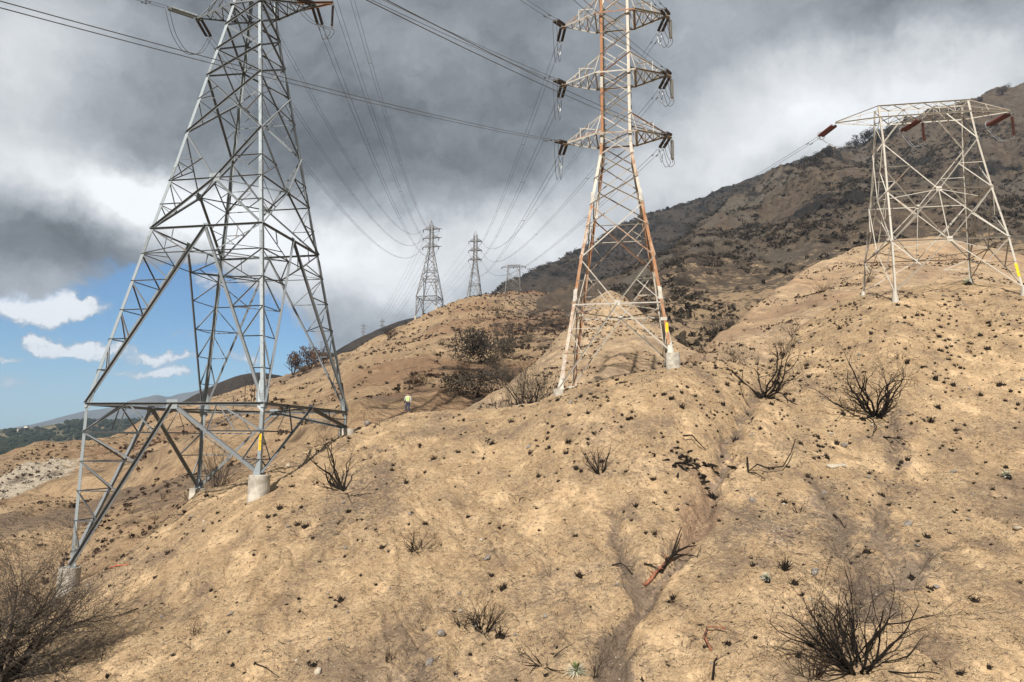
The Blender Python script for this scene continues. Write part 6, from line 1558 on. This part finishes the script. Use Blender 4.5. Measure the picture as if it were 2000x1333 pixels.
for k_, (px, py, lab) in enumerate(((52, 836, 'small white house on the bare far hilltop'), (35, 842, 'tiny pale house left of the small white one'), (182, 838, 'tiny pale house among the far trees'), (205, 818, 'tiny pale building below the blue mountain'), (92, 866, 'faint pale house low among the far trees'))):
    p = hillJ.hit(px, py, 850, 2600); root = tag(empty('distant_house', p, k_*0.5), lab, 'house'); mb = MB(); root.scale = (.6, .6, .6); mb.box((0, 0, 2.5), (7, 0, 0), (0, 5, 0), (0, 0, 3.2)); mb.build('wall', M['house'], root)
    mb = MB(); mb.add([(-7.6, -5.6, 5.8), (7.6, -5.6, 5.8), (7.6, 5.6, 5.8), (-7.6, 5.6, 5.8), (-7, 0, 8.4), (7, 0, 8.4)], [(0, 1, 5, 4), (2, 3, 4, 5), (0, 4, 3), (1, 2, 5), (0, 3, 2, 1)]); mb.build('roof', M['roof'], root)
# sprayed-concrete bank under the flat ridge tower
mb = MB(); vs = []; n = 14
for i in range(n+1):
    px = 972+(1038-972)*i/n; wob = 2.0*math.sin(i*1.7)+1.2*math.sin(i*0.6)
    a = W(px, 569+wob*0.5+abs(i-n/2)*0.25, 474); c = W(px, 583+wob, 462); vs += [a, c, c+Vector((0, 3, -2)), a+Vector((0, 4, -1))]
fs = []
for i in range(n):
    for j in range(4): fs.append((i*4+j, i*4+(j+1) % 4, (i+1)*4+(j+1) % 4, (i+1)*4+j))
fs += [(3, 2, 1, 0), (n*4, n*4+1, n*4+2, n*4+3)]
mb.add(vs, fs); tag(mb.build('concrete_bank', M['retain']), 'grey sprayed-concrete bank under the flat ridge tower', 'retaining bank')

# ------------------------------------------------------------------ the person on the crest
def skin(name, verts, edges, rad, mat, parent, sub=2):
    me = bpy.data.meshes.new(name); me.from_pydata(verts, edges, []); o = bpy.data.objects.new(name, me); COL.objects.link(o)
    me.materials.append(M[mat]); md = o.modifiers.new('skin', 'SKIN'); md.use_smooth_shade = True
    for i, r_ in enumerate(rad): me.skin_vertices[0].data[i].radius = (r_, r_) if isinstance(r_, float) else r_; me.skin_vertices[0].data[i].use_root = (i == 0)
    s_ = o.modifiers.new('sub', 'SUBSURF'); s_.levels = sub; s_.render_levels = sub; o.parent = parent; return o


M['skin'] = plain('skin', (0.35, 0.2, 0.14), (0.4, 0.24, 0.17), 5, 0.6, 0, 0)
M['vest'] = plain('lime_safety_vest', (0.52, 0.85, 0.06), (0.45, 0.78, 0.05), 5, 0.6, 0, 0)
M['stripe'] = plain('silver_reflective_stripe', (0.75, 0.76, 0.72), (0.65, 0.66, 0.62), 5, 0.3, 0, 0)
M['shirt'] = plain('pale_grey_shirt', (0.55, 0.56, 0.54), (0.42, 0.43, 0.42), 5, 0.85, 0, 0)
M['jeans'] = plain('dark_blue_jeans', (0.022, 0.032, 0.065), (0.04, 0.055, 0.10), 5, 0.9, 0, 0)
M['hair'] = plain('dark_hair', (0.025, 0.014, 0.012), (0.04, 0.02, 0.016), 5, 0.7, 0, 0)
M['boot'] = plain('brown_work_boots', (0.04, 0.022, 0.016), (0.07, 0.04, 0.03), 5, 0.7, 0, 0)
pp = hillA.hit(796, 806.5)
person = tag(empty('person', pp, math.radians(14)), 'person in lime safety vest and dark jeans standing on the crest, seen from behind', 'person')
person.scale = (1.04, 1.04, 1.04)
bv = [(0, 0, .98), (0, 0, 1.15), (0, .01, 1.32), (0, 0, 1.45), (0, -0.01, 1.53), (0, .0, 1.62), (0, .02, 1.70),
      (-.10, 0, .93), (-.13, -.02, .50), (-.16, .0, .08), (.10, 0, .93), (.115, -.02, .50), (.13, 0, .08),
      (-.20, 0, 1.42), (-.27, .03, 1.14), (-.22, .20, .98), (-.20, .26, .96), (.20, 0, 1.42), (.28, .02, 1.14), (.27, .12, .90), (.27, .16, .85), (-.16, .12, .05), (.14, .12, .05)]
be = [(0, 1), (1, 2), (2, 3), (3, 4), (4, 5), (5, 6), (0, 7), (7, 8), (8, 9), (0, 10), (10, 11), (11, 12), (3, 13), (13, 14), (14, 15), (15, 16), (3, 17), (17, 18), (18, 19), (19, 20), (9, 21), (12, 22)]
br_ = [(.13, .10), (.125, .10), (.15, .11), (.10, .09), .05, .085, .09, .085, .058, .042, .085, .058, .042, .055, .042, .034, .03, .055, .042, .034, .03, .035, .035]
skin('body', bv, be, br_, 'skin', person)
skin('jeans', [(0, 0, 1.02), (-.095, 0, .90), (-.13, -.02, .50), (-.16, 0, .12), (.095, 0, .90), (.115, -.02, .50), (.13, 0, .12)], [(0, 1), (1, 2), (2, 3), (0, 4), (4, 5), (5, 6)], [(.16, .12), .11, .078, .068, .11, .078, .068], 'jeans', person)
skin('shirt', [(0, 0, 1.05), (0, 0, 1.25), (0, 0, 1.42), (-.19, 0, 1.42), (-.27, .03, 1.14), (-.225, .18, 1.0), (.19, 0, 1.42), (.28, .02, 1.14), (.27, .11, .93)], [(0, 1), (1, 2), (2, 3), (3, 4), (4, 5), (2, 6), (6, 7), (7, 8)], [(.15, .115), (.155, .12), (.13, .10), .07, .055, .045, .07, .055, .045], 'shirt', person)
vest = skin('safety_vest', [(0, 0, 1.00), (0, 0, 1.15), (0, 0, 1.34), (0, 0, 1.46)], [(0, 1), (1, 2), (2, 3)], [(.175, .14), (.18, .14), (.19, .14), (.13, .10)], 'vest', person)
for zq in (1.06, 1.18):
    mb = MB(); mb.lathe([(1, -0.02), (1.02, 0), (1, 0.02)], 24, Matrix.Translation((0, 0, zq)) @ Matrix.Diagonal((.172, .135, 1, 1))); mb.build('reflective_stripe', M['stripe'], vest)
for sx in (-.09, .09):
    mb = MB(); mb.tube([(sx, -.155, 1.0), (sx, -.165, 1.2), (sx*.9, -.15, 1.38), (sx*.8, -.09, 1.49)], 0.016, 6); mb.build('reflective_stripe', M['stripe'], vest)
skin('hair', [(0, -0.02, 1.64), (0, -.01, 1.72), (0, .02, 1.76)], [(0, 1), (1, 2)], [.09, .098, .07], 'hair', person)
for sx in (-1, 1):
    mb = MB(); mb.tube([(sx*.148, -.07, .035), (sx*.148, .04, .05), (sx*.148, .17, .03), (sx*.148, .21, .025)], [.045, .055, .042, .02], 8); mb.build('boot', M['boot'], person, smooth=True)
    mb = MB(); mb.tube([(sx*.095, .02, 1.60), (sx*.105, .02, 1.66)], .018, 6); mb.build('ear', M['skin'], person)
mb = MB(); mb.tube([(0, .09, 1.66), (0, .125, 1.63), (0, .10, 1.61)], [.012, .02, .014], 6); mb.build('nose', M['skin'], person)
rad = MB(); rad.box((-.30, .0, .93), (.04, 0, 0), (0, .03, 0), (0, 0, .09)); rad.build('belt_pouch', M['hair'], person)

# ------------------------------------------------------------------ air
hb = MB(); hb.box((0, 3600, 258), (9500, 0, 0), (0, 4600, 0), (0, 0, 320)); m_ = bpy.data.materials.new('haze_air'); m_.use_nodes = True
t_ = m_.node_tree
for n in list(t_.nodes): t_.nodes.remove(n)
pv = t_.nodes.new('ShaderNodeVolumePrincipled'); oo = t_.nodes.new('ShaderNodeOutputMaterial'); t_.links.new(pv.outputs[0], oo.inputs['Volume'])
pv.inputs['Density'].default_value = 7.5e-5; pv.inputs['Color'].default_value = (0.62, 0.78, 1.0, 1); pv.inputs['Anisotropy'].default_value = 0.0
tag(hb.build('haze', m_), kind='stuff')
print('objects', len(bpy.data.objects), 'polys', sum(len(m.polygons) for m in bpy.data.meshes))
